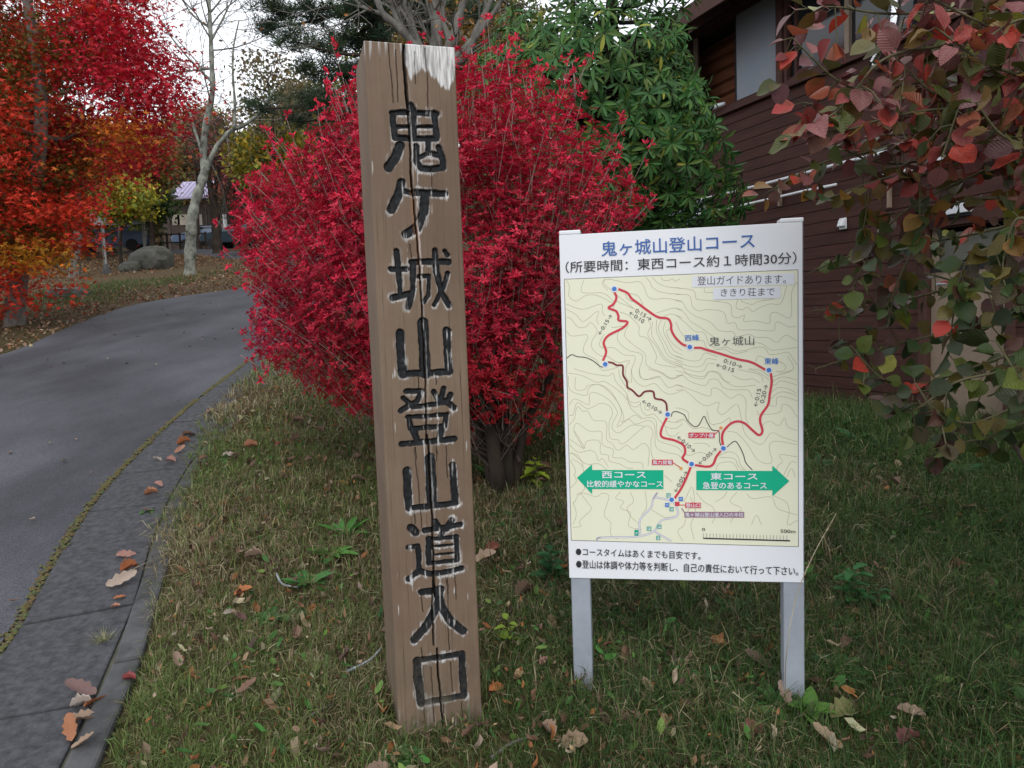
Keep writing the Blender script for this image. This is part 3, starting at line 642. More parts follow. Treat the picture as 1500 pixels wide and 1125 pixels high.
RED = [(ZG, [(360,98),(415,122),(440,155),(480,185),(540,230),(600,268),(660,278),(680,310),(682,345),(705,390),(745,430),(780,445)]),
 (ZG, [(820,455),(860,455),(900,468),(980,490),(1080,522),(1170,542),(1255,588)]),
 (ZG, [(1285,600),(1292,660),(1280,740),(1270,800),(1230,860),(1222,900),(1236,960),(1215,985),(1175,955),(1130,915),(1085,902),(1040,918),(1000,962),(990,1003),(998,1058)]),
 (ZG, [(335,115),(348,150),(330,190),(300,213),(345,232),(360,262),(362,288),(415,298),(385,335),(300,380),(270,425),(285,480),(265,535)]),
 (ZH, [(655,45),(620,120),(625,165),(700,185),(755,215),(765,260),(750,295),(790,325)]), (ZH, [(820,335),(900,345),(935,330),(955,285),(985,245)]), (ZH, [(800,345),(770,420),(740,480),(700,540)])]
line_part('route_line', RED, .0072, 4.4, M['red'], 6)
line_part('route_line', [(ZG, [(295,543),(325,548),(350,562),(385,565),(388,620),(410,660),(415,695),(445,715),(485,750),(520,722),(570,722),(582,762),(625,772),(650,795),(655,845)])], .0058, 4.4, M['darkred'], 6)
for _l in [(ZG, [(45,520),(75,498),(110,510),(160,515),(205,535),(250,570),(270,570)]), (ZH, [(680,40),(690,15),(715,10),(760,30),(780,65),(820,100),(850,90),(880,38),(900,75),(930,120),(970,130),(975,190),(985,220)]), (ZH, [(1020,225),(1065,190),(1090,210),(1120,270),(1135,320),(1175,365)])]: line_part('trail_line', [_l], .0025, 3.8, M['ink'], 5)
for p in [(900.5, 423.5), (887, 533.5), (1010.5, 508), (1126, 541.5), (978, 606.5), (1059.5, 656), (1013, 679), (983.7, 731.5)]:
    c_ = hs_([p])[0]; poly_part('dot_halo', disc(c_, .0105), 5.0, M['tape']); poly_part('map_dot', disc(c_, .0072), 5.6, M['dot'])
for p in [(1056, 626), (997.5, 685.5)]: poly_part('map_dot', disc(hs_([p])[0], .0050), 5.0, M['orange'])
poly_part('direction_arrow', [uvp(ZH, [(105,415),(197,333),(197,367),(632,367),(632,483),(197,483),(197,515)])[::-1]], 5.0, M['green'])
poly_part('direction_arrow', [uvp(ZH, [(833,370),(1297,370),(1297,337),(1400,432),(1297,525),(1297,488),(833,488)])[::-1]], 5.0, M['green'])
def rectp(z, x0, y0, x1, y1): return [uvp(z, [(x0, y0), (x1, y0), (x1, y1), (x0, y1)])[::-1]]
poly_part('name_label', rectp(ZH, 785, 137, 945, 171), 5.0, M['red']); poly_part('name_label', rectp(ZH, 562, 303, 690, 336), 5.0, M['red'])
poly_part('name_label', rectp(ZH, 765, 565, 862, 598), 5.0, M['red']); poly_part('name_label', rectp(ZH, 760, 621, 1125, 656), 5.0, M['mauve'])
poly_part('map_square', rectp(ZH, 703, 560, 730, 586), 5.0, M['red'])
line_part('label_leader', [(ZH, [(688, 320), (735, 350)]), (ZH, [(730, 580), (768, 580)]), (ZH, [(942, 150), (975, 120)])], .0026, 4.8, M['red'])
line_part('label_leader', [(ZH, [(742, 598), (768, 636)])], .0026, 4.8, M['mauve'])
for bx in [(651,508,676,534),(669,592,694,618),(592,700,620,725),(530,712,558,738),(588,768,612,795),(455,732,480,768)]:
    poly_part('parking_symbol', rectp(ZH, *bx), 5.0, M['pgreen'])
    if bx[0] != 455: poly_part('symbol_ground', rectp(ZH, bx[0] + 5, bx[1] + 4, bx[2] - 5, bx[3] - 4), 5.6, M['tape'])
for bx in [(725,530,752,556),(642,567,668,593)]: poly_part('facility_symbol', rectp(ZH, *bx), 5.0, M['dot'])
poly_part('note_patch', [hs_([(1014, 405), (1163, 400), (1163, 416.5), (1014, 421)])[::-1]], 5.0, M['tape'])
poly_part('note_patch', [hs_([(1045, 422.5), (1143, 419.5), (1143, 436), (1045, 439)])[::-1]], 5.0, M['tape'])
line_part('scale_bar', [(ZH, [(875, 783), (1405, 797)])], .0042, 4.5, M['ink'])
line_part('scale_tick', [(ZH, [(875 + 20.4 * k, 752 + .5 * k), (875 + 20.4 * k, 783 + .5 * k)]) for k in range(26)] , .0009, 4.2, M['ink_grey'])
dg = None
def text(s, p0, p1, hpx, mat, lay=6.4, bold=0., z=PX, name='lettering'):
    cu = bpy.data.curves.new('t', 'FONT'); cu.body = s; cu.size = 1; cu.resolution_u = 3
    o = bpy.data.objects.new('t', cu); COL.objects.link(o); bpy.context.view_layer.update()
    me = bpy.data.meshes.new_from_object(o.evaluated_get(bpy.context.evaluated_depsgraph_get())); bpy.data.objects.remove(o); bpy.data.curves.remove(cu)
    v = np.array([x.co[:] for x in me.vertices]); mn, mx_ = v.min(0), v.max(0)
    a, b_ = uvp(z, [p0, p1]); d = b_ - a; Ln = np.linalg.norm(d); d /= Ln; n = np.array([-d[1], d[0]])
    hh = hpx / z[2] * SH / 515.
    uu = (v[:, 0] - mn[0]) / (mx_[0] - mn[0]) * Ln; vv = (v[:, 1] - mn[1]) / (mx_[1] - mn[1]) * hh
    F3 = [np.array([p.vertices[:] for p in me.polygons if len(p.vertices) == 3]), np.array([p.vertices[:] for p in me.polygons if len(p.vertices) == 4])]
    Vs = []; Fs = [[], []]; em = hh * bold * .8
    for k, (ox, oy) in enumerate([(0, 0)] + ([(em, 0), (-em, 0), (0, em), (0, -em)] if bold else [])):
        Vs.append(S3(a + (uu + ox)[:, None] * d + (vv + oy)[:, None] * n, lay + k * .12))
        for j in (0, 1):
            if len(F3[j]): Fs[j].append(F3[j] + k * len(v))
    return link(name, npmesh(name, np.concatenate(Vs), [np.concatenate(f) for f in Fs if f]), sign, mat)
text('鬼ヶ城山登山コース', (285, 222), (1165, 172), 84, M['ink_blue'], z=Z1, bold=.012)
text('（所要時間：東西コース約１時間30分）', (78, 318), (1405, 262), 66, M['ink'], z=Z1, bold=.008)
text('登山ガイドあります。', (835, 387), (1345, 375), 50, M['ink_grey'], z=Z1, bold=.0)
text('ききり荘まで', (970, 452), (1280, 446), 46, M['ink_grey'], z=Z1, bold=.0)
text('鬼ヶ城山', (345, 748), (805, 738), 92, M['ink_grey'], z=Z5)
text('西峰', (95, 698), (240, 692), 62, M['dot'], z=Z5, bold=.02); text('東峰', (910, 935), (1055, 935), 64, M['dot'], z=Z5, bold=.02)
text('0:15→', (775, 398), (935, 494), 40, M['ink_grey'], z=Z4); text('←0:10', (712, 420), (858, 518), 40, M['ink_grey'], z=Z4)
text('←0:15→', (425, 640), (550, 440), 40, M['ink_grey'], z=Z4)
text('0:10→', (487, 915), (672, 980), 42, M['ink_grey'], z=Z5); text('←0:15', (410, 958), (590, 1020), 42, M['ink_grey'], z=Z5)
text('←0:10→', (842, 345), (1040, 468), 42, M['ink_grey'], z=Z6)
text('←0:15', (838, 388), (880, 205), 42, M['ink_grey'], z=Z7); text('0:20→', (905, 352), (950, 165), 42, M['ink_grey'], z=Z7)
text('←0:10→', (5, 710), (180, 862), 42, M['ink_grey'], z=Z7); text('←0:05→', (250, 990), (430, 830), 42, M['ink_grey'], z=Z7)
text('←0:05→', (715, 505), (785, 380), 26, M['ink_grey'], z=ZH)
text('0', (868, 739), (886, 739), 20, M['ink'], z=ZH); text('500m', (1347, 748), (1437, 750), 21, M['ink'], z=ZH, bold=.01)
text('●コースタイムはあくまでも目安です。', (97, 890), (858, 914), 50, M['ink'], z=ZH, bold=.012)
text('●登山は体調や体力等を判断し、自己の責任において行って下さい。', (99, 968), (1455, 1010), 54, M['ink'], z=ZH, bold=.012)
text('西コース', (258, 417), (525, 417), 42, M['tape'], z=ZH, bold=.03); text('比較的緩やかなコース', (167, 472), (628, 472), 42, M['tape'], z=ZH, bold=.022)
text('東コース', (920, 425), (1205, 425), 42, M['tape'], z=ZH, bold=.03); text('急登のあるコース', (872, 480), (1262, 480), 42, M['tape'], z=ZH, bold=.022)
text('ポンプ小屋', (790, 167), (938, 167), 26, M['tape'], z=ZH, bold=.02); text('風力発電', (567, 332), (685, 332), 25, M['tape'], z=ZH, bold=.02)
text('登山口', (770, 594), (857, 594), 26, M['tape'], z=ZH, bold=.02); text('鬼ヶ城山登山道入口の木柱', (765, 651), (1120, 651), 26, M['tape'], z=ZH, bold=.015)
for bx in [(651,508,676,534),(669,592,694,618),(592,700,620,725),(530,712,558,738),(588,768,612,795),(455,732,480,768)]:
    text('P', (bx[0] + 8, bx[3] - 6), (bx[2] - 7, bx[3] - 6), 15, M['tape'] if bx[0] == 455 else M['pgreen'], z=ZH, lay=6.6, bold=.02)
for bx in [(725,530,752,556),(642,567,668,593)]: text('WC', (bx[0] + 3, bx[3] - 8), (bx[2] - 3, bx[3] - 8), 12, M['tape'], z=ZH)


# ------------------------------------------------------------------ log building on the right
bth = math.radians(23)
wd_ = np.array([-math.sin(bth), math.cos(bth), 0]); wn = np.array([-math.cos(bth), -math.sin(bth), 0])   # along wall (away), outward
WP = at(1360, 470, 7.4); WP[2] = 0
def W(px, py):
    d = ray(px, py); t = ((WP - CP) @ wn) / (d @ wn); p = CP + d * t - WP; return float(p @ wd_), float(p[2])
def Wp(s_, z_, o=0.): return WP + wd_ * s_ + np.array([0, 0, z_]) + wn * o
RW = np.stack([wd_, wn, np.array([0, 0, 1.])], 1)
def wbox(mb, s0, s1, z0, z1, o0, o1): mb.box(Wp((s0 + s1) / 2, (z0 + z1) / 2, (o0 + o1) / 2), abs(s1 - s0), abs(o1 - o0), abs(z1 - z0), RW)
def siding(name, c1, c2):
    return plain(name, c1, .75, col2=c2, scale=1.6, bump=.05, stretch=(1, 1, 16), spec=.3)
M['siding'] = siding('brown_stained_board', (.078, .031, .024), (.040, .018, .015))
M['trim'] = siding('brown_trim', (.085, .038, .031), (.055, .026, .022))
M['dark'] = plain('dark_interior', (.012, .012, .014), .8)
M['beige'] = plain('beige_sash', (.30, .225, .165), .6, noise=.2, scale=4)
M['frost'] = plain('frosted_pane', (.20, .24, .30), .35, col2=(.26, .27, .28), scale=1.2, spec=.4)
M['glass'] = plain('dark_glass', (.02, .022, .026), .08, spec=.6)
M['pale_panel'] = plain('pale_interior_panel', (.30, .30, .22), .7, noise=.2, scale=2)
M['log'] = siding('orange_interior_log', (.26, .10, .05), (.15, .055, .03))
M['white_paint'] = plain('white_plastic', (.72, .74, .78), .4)
M['chrome'] = plain('shiny_duct', (.75, .76, .78), .18, metal=1)
M['concrete'] = plain('dark_foundation', (.07, .068, .066), .9, noise=.4, scale=6, bump=.4)
M['roof'] = plain('dark_roof', (.045, .03, .028), .7, noise=.3, scale=6)
S0, S1, WB, WT = -4.2, 6.9, .38, 5.6
bld = empty('wooden_building', tuple(Wp(1.5, .1, -2.5)), 'dark brown wooden building with horizontal board siding behind the shrubs on the right', 'building')
# openings (s0, s1, z0, z1)
wl = W(1018, 120)[0]; wr = W(1141, 60)[0]; wz0 = W(1092, 148)[1]; wz1 = W(1010, 60)[1]
w2l = W(1157, 60)[0]; w2r = W(1345, 60)[0]
dl = W(1362, 430)[0]; dr = W(1478, 430)[0]; dz1 = W(1375, 334)[1]
win_b = (W(962, 180)[0], W(905, 180)[0], W(930, 200)[1], W(930, 140)[1])
win_c = (W(1036, 300)[0], W(960, 300)[0], W(1010, 330)[1], W(1010, 293)[1])
OPEN = [(wr, wl, wz0, wz1), (w2r, w2l, wz0, wz1), (dr, dl, WB - .1, dz1), (win_b[0], win_b[1], win_b[2], win_b[3]), (win_c[0], win_c[1], win_c[2] , win_c[3])]
BH = .1365
zk = W(1263, 370.7)[1]; z = zk - BH * 20
while z < WT:
    z1 = z + BH
    if z1 > WB - .05:
        cuts = sorted([(o[0], o[1]) for o in OPEN if o[2] < z + BH * .6 and o[3] > z + BH * .4])
        segs = []; a = S0
        for c0, c1 in cuts: segs.append((a, c0)); a = max(a, c1)
        segs.append((a, S1))
        for a, c in segs:
            if c - a < .05: continue
            # long walls are laid in butted lengths
            x = a
            while x < c - .01:
                e = min(c, x + random.uniform(2.6, 3.9)); e = c if c - e < .6 else e
                b = MB(); tl = .010
                p = [Wp(x + .0015, max(z, WB - .05), .0), Wp(e - .0015, max(z, WB - .05), .0), Wp(e - .0015, max(z, WB - .05), .027), Wp(x + .0015, max(z, WB - .05), .027),
                     Wp(x + .0015, z1 - .0075, .0), Wp(e - .0015, z1 - .0075, .0), Wp(e - .0015, z1 - .0075, .025), Wp(x + .0015, z1 - .0075, .025)]
                b.hexa(p); b.build('board', M['siding'], bld); x = e
    z = z1
b = MB()   # backing with the openings left free
zs = sorted({WB - .1, WT} | {o[2] for o in OPEN} | {o[3] for o in OPEN})
for z0, z1 in zip(zs[:-1], zs[1:]):
    zm = (z0 + z1) / 2; a = S0
    for c0, c1 in sorted([(o[0], o[1]) for o in OPEN if o[2] < zm < o[3]]):
        if c0 > a: wbox(b, a, c0, z0, z1, -.09, -.003)
        a = max(a, c1)
    wbox(b, a, S1, z0, z1, -.09, -.003)
wbox(b, S1 - .1, S1 + .02, WB - .1, WT, -5, -.095); wbox(b, S0, S0 + .1, WB - .1, WT, -5, -.095); wbox(b, S0, S1, WB - .1, WT, -5.1, -5.0)
b.build('wall', M['siding'], bld)
b = MB(); wbox(b, S0 - .05, S1 + .05, -.4, WB - .055, -5.1, .015); b.build('foundation', M['concrete'], bld)
b = MB(); wbox(b, S0, S1, 2.95, 3.1, -4.99, -.1); b.build('floor_slab', M['dark'], bld)
b = MB()
for sgn in (0, 1):
    o0, o1, zz0, zz1 = (.75, -2.5, WT - .35, WT + 1.1) if not sgn else (-5.8, -2.5, WT - .35, WT + 1.1)
    b.hexa([Wp(S0 - .4, zz0, o0), Wp(S1 + .5, zz0, o0), Wp(S1 + .5, zz1, o1), Wp(S0 - .4, zz1, o1), Wp(S0 - .4, zz0 + .14, o0), Wp(S1 + .5, zz0 + .14, o0), Wp(S1 + .5, zz1 + .14, o1), Wp(S0 - .4, zz1 + .14, o1)])
b.build('roof', M['roof'], bld)
b = MB(); wbox(b, S0 - .4, S1 + .52, WT - .42, WT - .2, .752, .79); b.build('fascia', M['trim'], bld)
for k in range(9):
    b = MB(); s_ = S0 + .5 + k * 1.3; b.hexa([Wp(s_, WT - .50, .7), Wp(s_ + .09, WT - .50, .7), Wp(s_ + .09, WT - .06, -.0), Wp(s_, WT - .06, 0), Wp(s_, WT - .37, .7), Wp(s_ + .09, WT - .37, .7), Wp(s_ + .09, WT + .0, -.0), Wp(s_, WT + .0, 0)]); b.build('rafter', M['trim'], bld)
# upper left window: frame, open half, frosted sash
b = MB()
wbox(b, wr - .10, wr, wz0 - .02, wz1 + .1, -.06, .055)
wf = b.build('window', M['trim'], bld); bevel(wf, .004)
b = MB(); wbox(b, S0, wl + .55, wz1 + .02, wz1 + .20, .036, .075); bevel(b.build('window_head', M['trim'], bld), .004)
b = MB(); wbox(b, S0, wl + .5, wz0 - .085, wz0 - .004, .036, .09); bevel(b.build('window_sill', M['trim'], bld), .004)
sx = W(1076, 90)[0]
b = MB(); wbox(b, wl - .01, wl + .05, wz0, wz1, -.05, .02); b.build('sash', M['beige'], wf)
b = MB(); wbox(b, wl + .055, wl + .16, wz0, wz1, -.05, .05); b.build('jamb', M['trim'], wf)
b = MB(); wbox(b, wr + .005, sx, wz0 + .01, wz1 - .01, -.045, -.030); b.build('pane', M['frost'], wf)
b = MB(); wbox(b, sx, sx + .022, wz0 + .005, wz1 - .005, -.050, -.020); b.build('sash', M['dark'], wf)
# what shows inside
b = MB(); z = wz0 - .15
while z < wz1: b.tube([Wp(wr + .1, z + .09, -.50), Wp(wl + .5, z + .09, -.50)], .092, 8); z += .18
b.build('inner_log_wall', M['log'], bld)
b = MB(); wbox(b, wr + .2, sx + .35, wz0 + .08, wz0 + .62, -.37, -.35); b.build('inner_panel', M['pale_panel'], bld)
b = MB(); wbox(b, S0, S1, wz1 + .0, wz1 + .05, -4.9, -.1); b.build('inner_ceiling', M['dark'], bld)
b = MB(); p = W(1066, 148); b.tube([Wp(sx + .05, wz0 + .03, .13), Wp(sx + .2, wz0 + .035, .14), Wp(sx + .36, wz0 + .03, .13)], [.02, .035, .02], 8); b.build('rail', M['white_paint'], bld, True)
# upper right dark window
b = MB(); wbox(b, w2l, w2l + .04, wz0, wz1, -.05, .05); w2 = b.build('window', M['trim'], bld)
b = MB(); wbox(b, w2r, w2l, wz0, wz1, -.05, -.03); b.build('pane', M['glass'], w2)
mxx = W(1242, 50)[0]
b = MB(); wbox(b, mxx - .03, mxx + .03, wz0, wz1, -.028, .02); b.build('mullion', M['beige'], w2)
b = MB(); wbox(b, w2l - .12, w2l - .08, wz0, wz1, -.028, .01); b.build('mullion', M['trim'], w2)
for (s0, s1, z0, z1) in (win_b, win_c):
    b = MB(); wbox(b, s0 - .04, s1 + .04, z0 - .05, z0, -.05, .05); f = b.build('window', M['trim'], bld)
    b = MB(); wbox(b, s0, s1, z0 + .002, z1, -.05, -.03); b.build('pane', M['frost'], f)
# door
b = MB(); fr = .085
wbox(b, dl, dl + fr, WB - .1, dz1 + .12, -.08, .06); wbox(b, dr - fr, dr, WB - .1, dz1 + .12, -.08, .06); wbox(b, dr, dl, dz1, dz1 + .12, -.08, .058)
df = b.build('door_frame', M['trim'], bld); bevel(df, .005)
rz0, rz1 = W(1380, 398)[1], W(1380, 388)[1]
b = MB(); wbox(b, dr + .002, dl - .002, WB - .08, rz0, -.05, -.02); dd = b.build('door', M['beige'], bld)
b = MB(); wbox(b, dr + .003, dl - .003, rz0 + .002, rz1, -.052, -.01); b.build('rail', M['dark'], dd)
b = MB(); wbox(b, dl - .075, dl - .003, rz1 + .002, dz1 - .003, -.05, -.02); b.build('stile', M['beige'], dd)
b = MB(); wbox(b, dr + .003, dl - .078, rz1 + .002, dz1 - .06, -.045, -.035); b.build('pane', plain('door_glass', (.16, .165, .13), .25, col2=(.05, .05, .045), scale=1.0, spec=.5), dd)
b = MB(); wbox(b, dl - .40, dl - .10, rz1 + .02, rz1 + .03, -.034, -.030); b.build('muntin', M['dark'], dd)
b = MB(); b.tube([Wp(dl - .10, rz0 - .12, -.015), Wp(dl - .10, rz0 - .12, .035)], .012, 8); b.tube([Wp(dl - .10, rz0 - .12, .035), Wp(dl - .22, rz0 - .12, .035)], .009, 8); b.build('handle', M['metal'], dd)
# lamp box, vent hood, pipes, duct: fixed to the wall
p0 = W(1393, 316); p1 = W(1430, 299)
b = MB(); wbox(b, p1[0], p0[0], p0[1] - .0, p0[1] + .125, .036, .11); bevel(b.build('lamp_box', M['white_paint'], bld), .006)
b = MB(); wbox(b, p1[0] + .005, p0[0] - .005, p0[1] - .03, p0[1] - .002, .036, .09); b.build('lamp_base', M['dark'], bld)
p0 = W(1239, 336)
b = MB(); wbox(b, p0[0] - .05, p0[0] + .05, p0[1], p0[1] + .125, .036, .05); b.hexa([Wp(p0[0] - .045, p0[1] + .03, .05), Wp(p0[0] + .045, p0[1] + .03, .05), Wp(p0[0] + .03, p0[1] + .03, .11), Wp(p0[0] - .03, p0[1] + .03, .11), Wp(p0[0] - .045, p0[1] + .12, .05), Wp(p0[0] + .045, p0[1] + .12, .05), Wp(p0[0] + .02, p0[1] + .10, .09), Wp(p0[0] - .02, p0[1] + .10, .09)])
bevel(b.build('vent_hood', M['white_paint'], bld), .006)
for (a, c, r) in (((989, 305), (1310, 223), .018), ((989, 323), (1235, 271), .016)):
    pa, pc = W(*a), W(*c)
    b = MB(); n = 7; b.tube([Wp(pa[0] + (pc[0] - pa[0]) * t, pa[1] + (pc[1] - pa[1]) * t + .006 * math.sin(t * 9), .10) for t in np.linspace(0, 1, n)], r, 8); b.build('pipe', M['white_paint'], bld, True)
for px_ in (1013, 1148, 1309):
    s_ = W(px_, 290)[0]; pz = W(px_, 290)[1] - .06
    b = MB(); wbox(b, s_ - .012, s_ + .012, pz - .04, pz + .20, .036, .085); b.build('pipe_bracket', M['beige'], bld)
b = MB(); p0, p1 = W(1300, 240), W(1380, 228); wbox(b, p1[0], p0[0], p0[1] - .15, p0[1] - .12, .04, .12); b.build('pipe', M['white_paint'], bld)
b = MB(); wbox(b, p1[0] - .1, p1[0] + .0, p0[1] - .11, p0[1] + .06, .036, .12); b.build('junction_box', M['white_paint'], bld)
q = [W(1327, -30), W(1326, 0), W(1324, 30), W(1318, 52), W(1306, 72), W(1293, 94)]
pts = catmull([Wp(a, c, .13) for a, c in q], 14)
b = MB(); b.tube(pts, [.045 + (.007 if k % 2 else -.003) for k in range(len(pts))], 10); b.build('flexible_duct', M['chrome'], bld, True)
b = MB(); b.tube([Wp(q[-1][0], q[-1][1], .13), Wp(q[-1][0] + .0, q[-1][1] - .02, .04)], .06, 10); b.build('duct_end', M['chrome'], bld, True)

# ------------------------------------------------------------------ vegetation generators
def crown_points(poly, Y0, dep, n, shell=.0, clump=None, seed=1, thr=-.3, centre=None):
    """points in a lobed crown whose outline is poly (photo pixels) at distance Y0, dep deep"""
    r_ = np.random.default_rng(seed); P = np.array(poly, float); c = np.array(centre) if centre else P.mean(0)
    out = []
    d = P - c; an = np.arctan2(d[:, 1], d[:, 0]); ra = np.hypot(d[:, 0], d[:, 1]); o = np.argsort(an)
    an = np.concatenate([an[o] - 2 * PI, an[o], an[o] + 2 * PI]); ra = np.tile(ra[o], 3)
    tot = 0
    while tot < n:
        m = n * 2
        v = r_.normal(size=(m, 3)); v /= np.linalg.norm(v, axis=1)[:, None]
        rr = (shell + (1 - shell) * r_.random(m) ** .7) 
        v *= rr[:, None]
        th = np.arctan2(v[:, 2], v[:, 0]); R_ = np.interp(th, an, ra) * np.hypot(v[:, 0], v[:, 2])
        px = c[0] + R_ * np.cos(th); py = c[1] + R_ * np.sin(th); Yd = Y0 + dep * v[:, 1]
        p = at_many(px, py, Yd)
        if clump:
            keep = snoise(p, clump, seed + 50) > thr; p = p[keep]; px = px[keep]; py = py[keep]; rr = rr[keep]
        out.append(np.c_[p, px, py, rr]); tot += len(p)
    return np.concatenate(out)[:n]
DIAM = [(0, -.5, 0), (.5, 0, .06), (0, .5, 0), (-.5, 0, .06)]
DIAMF = [[[0, 1, 2, 3]]]
LANCE = [(0, 0, 0), (.5, .45, .0), (0, .45, -.12), (-.5, .45, 0), (0, 1, -.15)]
LANCEF = [[[0, 1, 2], [0, 2, 3], [2, 1, 4], [2, 4, 3]]]
def star(n=5):
    v = [(0, 0, 0)]; f = []
    for k in range(n):
        a = -1.9 + 3.8 * k / (n - 1); L_ = 1 - .28 * abs(a) / 1.9
        v.append((math.sin(a) * L_, math.cos(a) * L_, -.12 * L_))
        if k < n - 1:
            a2 = a + 1.9 / (n - 1); v.append((math.sin(a2) * .38, math.cos(a2) * .38, .03))
    m = len(v) - 1
    for k in range(1, m, 2):
        if k > 1: f.append([0, k, k - 1])
        if k < m: f.append([0, k + 1, k])
    return v, [f]
STARV, STARF = star()
def leaf_cloud(name, P, size, cols, mat, parent=None, nper=1, spread=0., up=.5, tv=DIAM, tf=DIAMF, seed=3, asp=.6, droop=0., kind=None):
    r_ = np.random.default_rng(seed); n = len(P) * nper
    p = np.repeat(P[:, :3], nper, 0) + r_.normal(size=(n, 3)) * (spread if np.ndim(spread) else np.array([spread] * 3))
    nrm = r_.normal(size=(n, 3)); nrm[:, 2] = np.abs(nrm[:, 2]) * up * 2 + up * .5
    d = r_.normal(size=(n, 3)); d[:, 2] -= droop
    R = rot_from(d, nrm); s_ = size * r_.uniform(.65, 1.3, n)
    v, f, c = scatter(tv, tf, p, R, np.stack([s_ * asp, s_, s_], 1), cols if len(cols) == n else np.repeat(cols, nper, 0))
    o = link(name, npmesh(name, v, f, False, c), parent, mat)
    if kind: o['kind'] = kind
    return o
def jitter_cols(base, n, seed=1, v=.35, h=.12):
    r_ = np.random.default_rng(seed); base = np.array(base); k = r_.integers(0, len(base), n)
    return np.clip(base[k] * r_.uniform(1 - v, 1 + v, (n, 1)) * r_.uniform(1 - h, 1 + h, (n, 3)), 0, 1)
def branchy(mb, p, d, L_, r, depth, seed, tips=None, gravity=0., wig=.25, kids=3, minr=.004, side=5):
    rr = random.Random(seed)
    pts = [np.array(p, float)]; d = np.array(d, float); d /= np.linalg.norm(d); n = 5
    for k in range(n):
        d = d + np.array([rr.gauss(0, wig), rr.gauss(0, wig), rr.gauss(0, wig) + gravity]) * .5; d /= np.linalg.norm(d)
        pts.append(pts[-1] + d * L_ / n)
    mb.tube(pts, np.linspace(r, max(r * .5, minr * .6), n + 1), side if r > .02 else 3, cap=False)
    if tips is not None and depth <= 1: tips += pts[2:]
    if depth <= 0: return
    for k in range(kids):
        t = rr.uniform(.25, 1); i0 = min(n - 1, int(t * n)); q = pts[i0] + (pts[i0 + 1] - pts[i0]) * (t * n - i0)
        a = np.array([rr.gauss(0, 1), rr.gauss(0, 1), rr.gauss(0, .8)]); nd = d * .9 + a / np.linalg.norm(a) * .8
        branchy(mb, q, nd, L_ * rr.uniform(.5, .75), max(r * .55, minr), depth - 1, rr.random(), tips, gravity, wig, kids, minr, side)
def pixline(pts, Y): return np.array([at(x, y, Y if not isinstance(Y, (list, tuple)) else Y[k]) for k, (x, y) in enumerate(pts)])

# ------------------------------------------------------------------ red bush behind the post
bush = empty('red_bush', (-.06, 4.15, float(H(-.06, 4.15))), 'large rounded shrub with crimson autumn leaves directly behind the wooden post', 'shrub')
BP = [(345, 520), (352, 440), (345, 340), (372, 270), (430, 215), (478, 150), (525, 115), (600, 80), (680, 62), (745, 62), (800, 105), (850, 135), (905, 225), (962, 285), (930, 345), (900, 405), (875, 480), (862, 560), (845, 640), (790, 668), (700, 675), (600, 650), (480, 625), (410, 580), (360, 548)]
C = crown_points(BP, 4.35, 1.15, 25000, shell=.38, clump=6.5, seed=5, thr=-.42, centre=(620, 380))
_dc = C[:, :3] - np.array([-.42, 4.35, 1.85]); C[:, :3] += _dc * (-.055 + .095 * snoise(C[:, :3], 2.9, 91) + .075 * snoise(C[:, :3], 7.5, 92))[:, None]
base_ = np.array([-.06, 4.15, .75])
w0 = C[:, :3]; nW = len(w0)
axis = w0 - base_; axis /= np.linalg.norm(axis, axis=1)[:, None]; axis[:, 2] += .25 + .25 * rng.random(nW); axis += rng.normal(size=(nW, 3)) * .38
axis /= np.linalg.norm(axis, axis=1)[:, None]
red = np.array([(.62, .020, .065), (.52, .014, .050), (.68, .035, .080), (.40, .012, .04), (.62, .035, .11), (.64, .055, .04)])
kk = np.clip(((snoise(w0, 3.1, 61) + 1) * 2.2 + rng.random(nW) * 1.6).astype(int), 0, 5)
wc = red[kk] * rng.uniform(.55, 1.12, (nW, 1)); _br = rng.random(nW) < .05; wc[_br] = [.22, .05, .03]
low = smooth(1.5, 1.0, w0[:, 2])[:, None]; wc = wc * (1 - .5 * low) + np.array([.62, .03, .02]) * .5 * low
npl = 6
ph = np.tile(np.arange(npl) * 2 * PI / npl, nW) + np.repeat(rng.uniform(0, 6, nW), npl)
A3 = np.repeat(axis, npl, 0); t1 = np.cross(A3, [0.3, .2, 1.]); t1 /= np.linalg.norm(t1, axis=1)[:, None]; t2 = np.cross(A3, t1)
rad = np.cos(ph)[:, None] * t1 + np.sin(ph)[:, None] * t2
el = rng.uniform(.05, .9, nW * npl)[:, None]
dirs = rad * np.cos(el) + A3 * np.sin(el); nrm = A3 * np.cos(el) - rad * np.sin(el)
s_ = rng.uniform(.018, .036, nW * npl)
v_, f_, c_ = scatter(LANCE, LANCEF, np.repeat(w0, npl, 0) + rad * .003, rot_from(dirs, nrm), np.stack([s_ * .42, s_, s_], 1), np.repeat(wc, npl, 0) * rng.uniform(.85, 1.15, (nW * npl, 1)))
fo_ = link('foliage', npmesh('foliage', v_, f_, False, c_), bush, M['leaf']); fo_['kind'] = 'stuff'
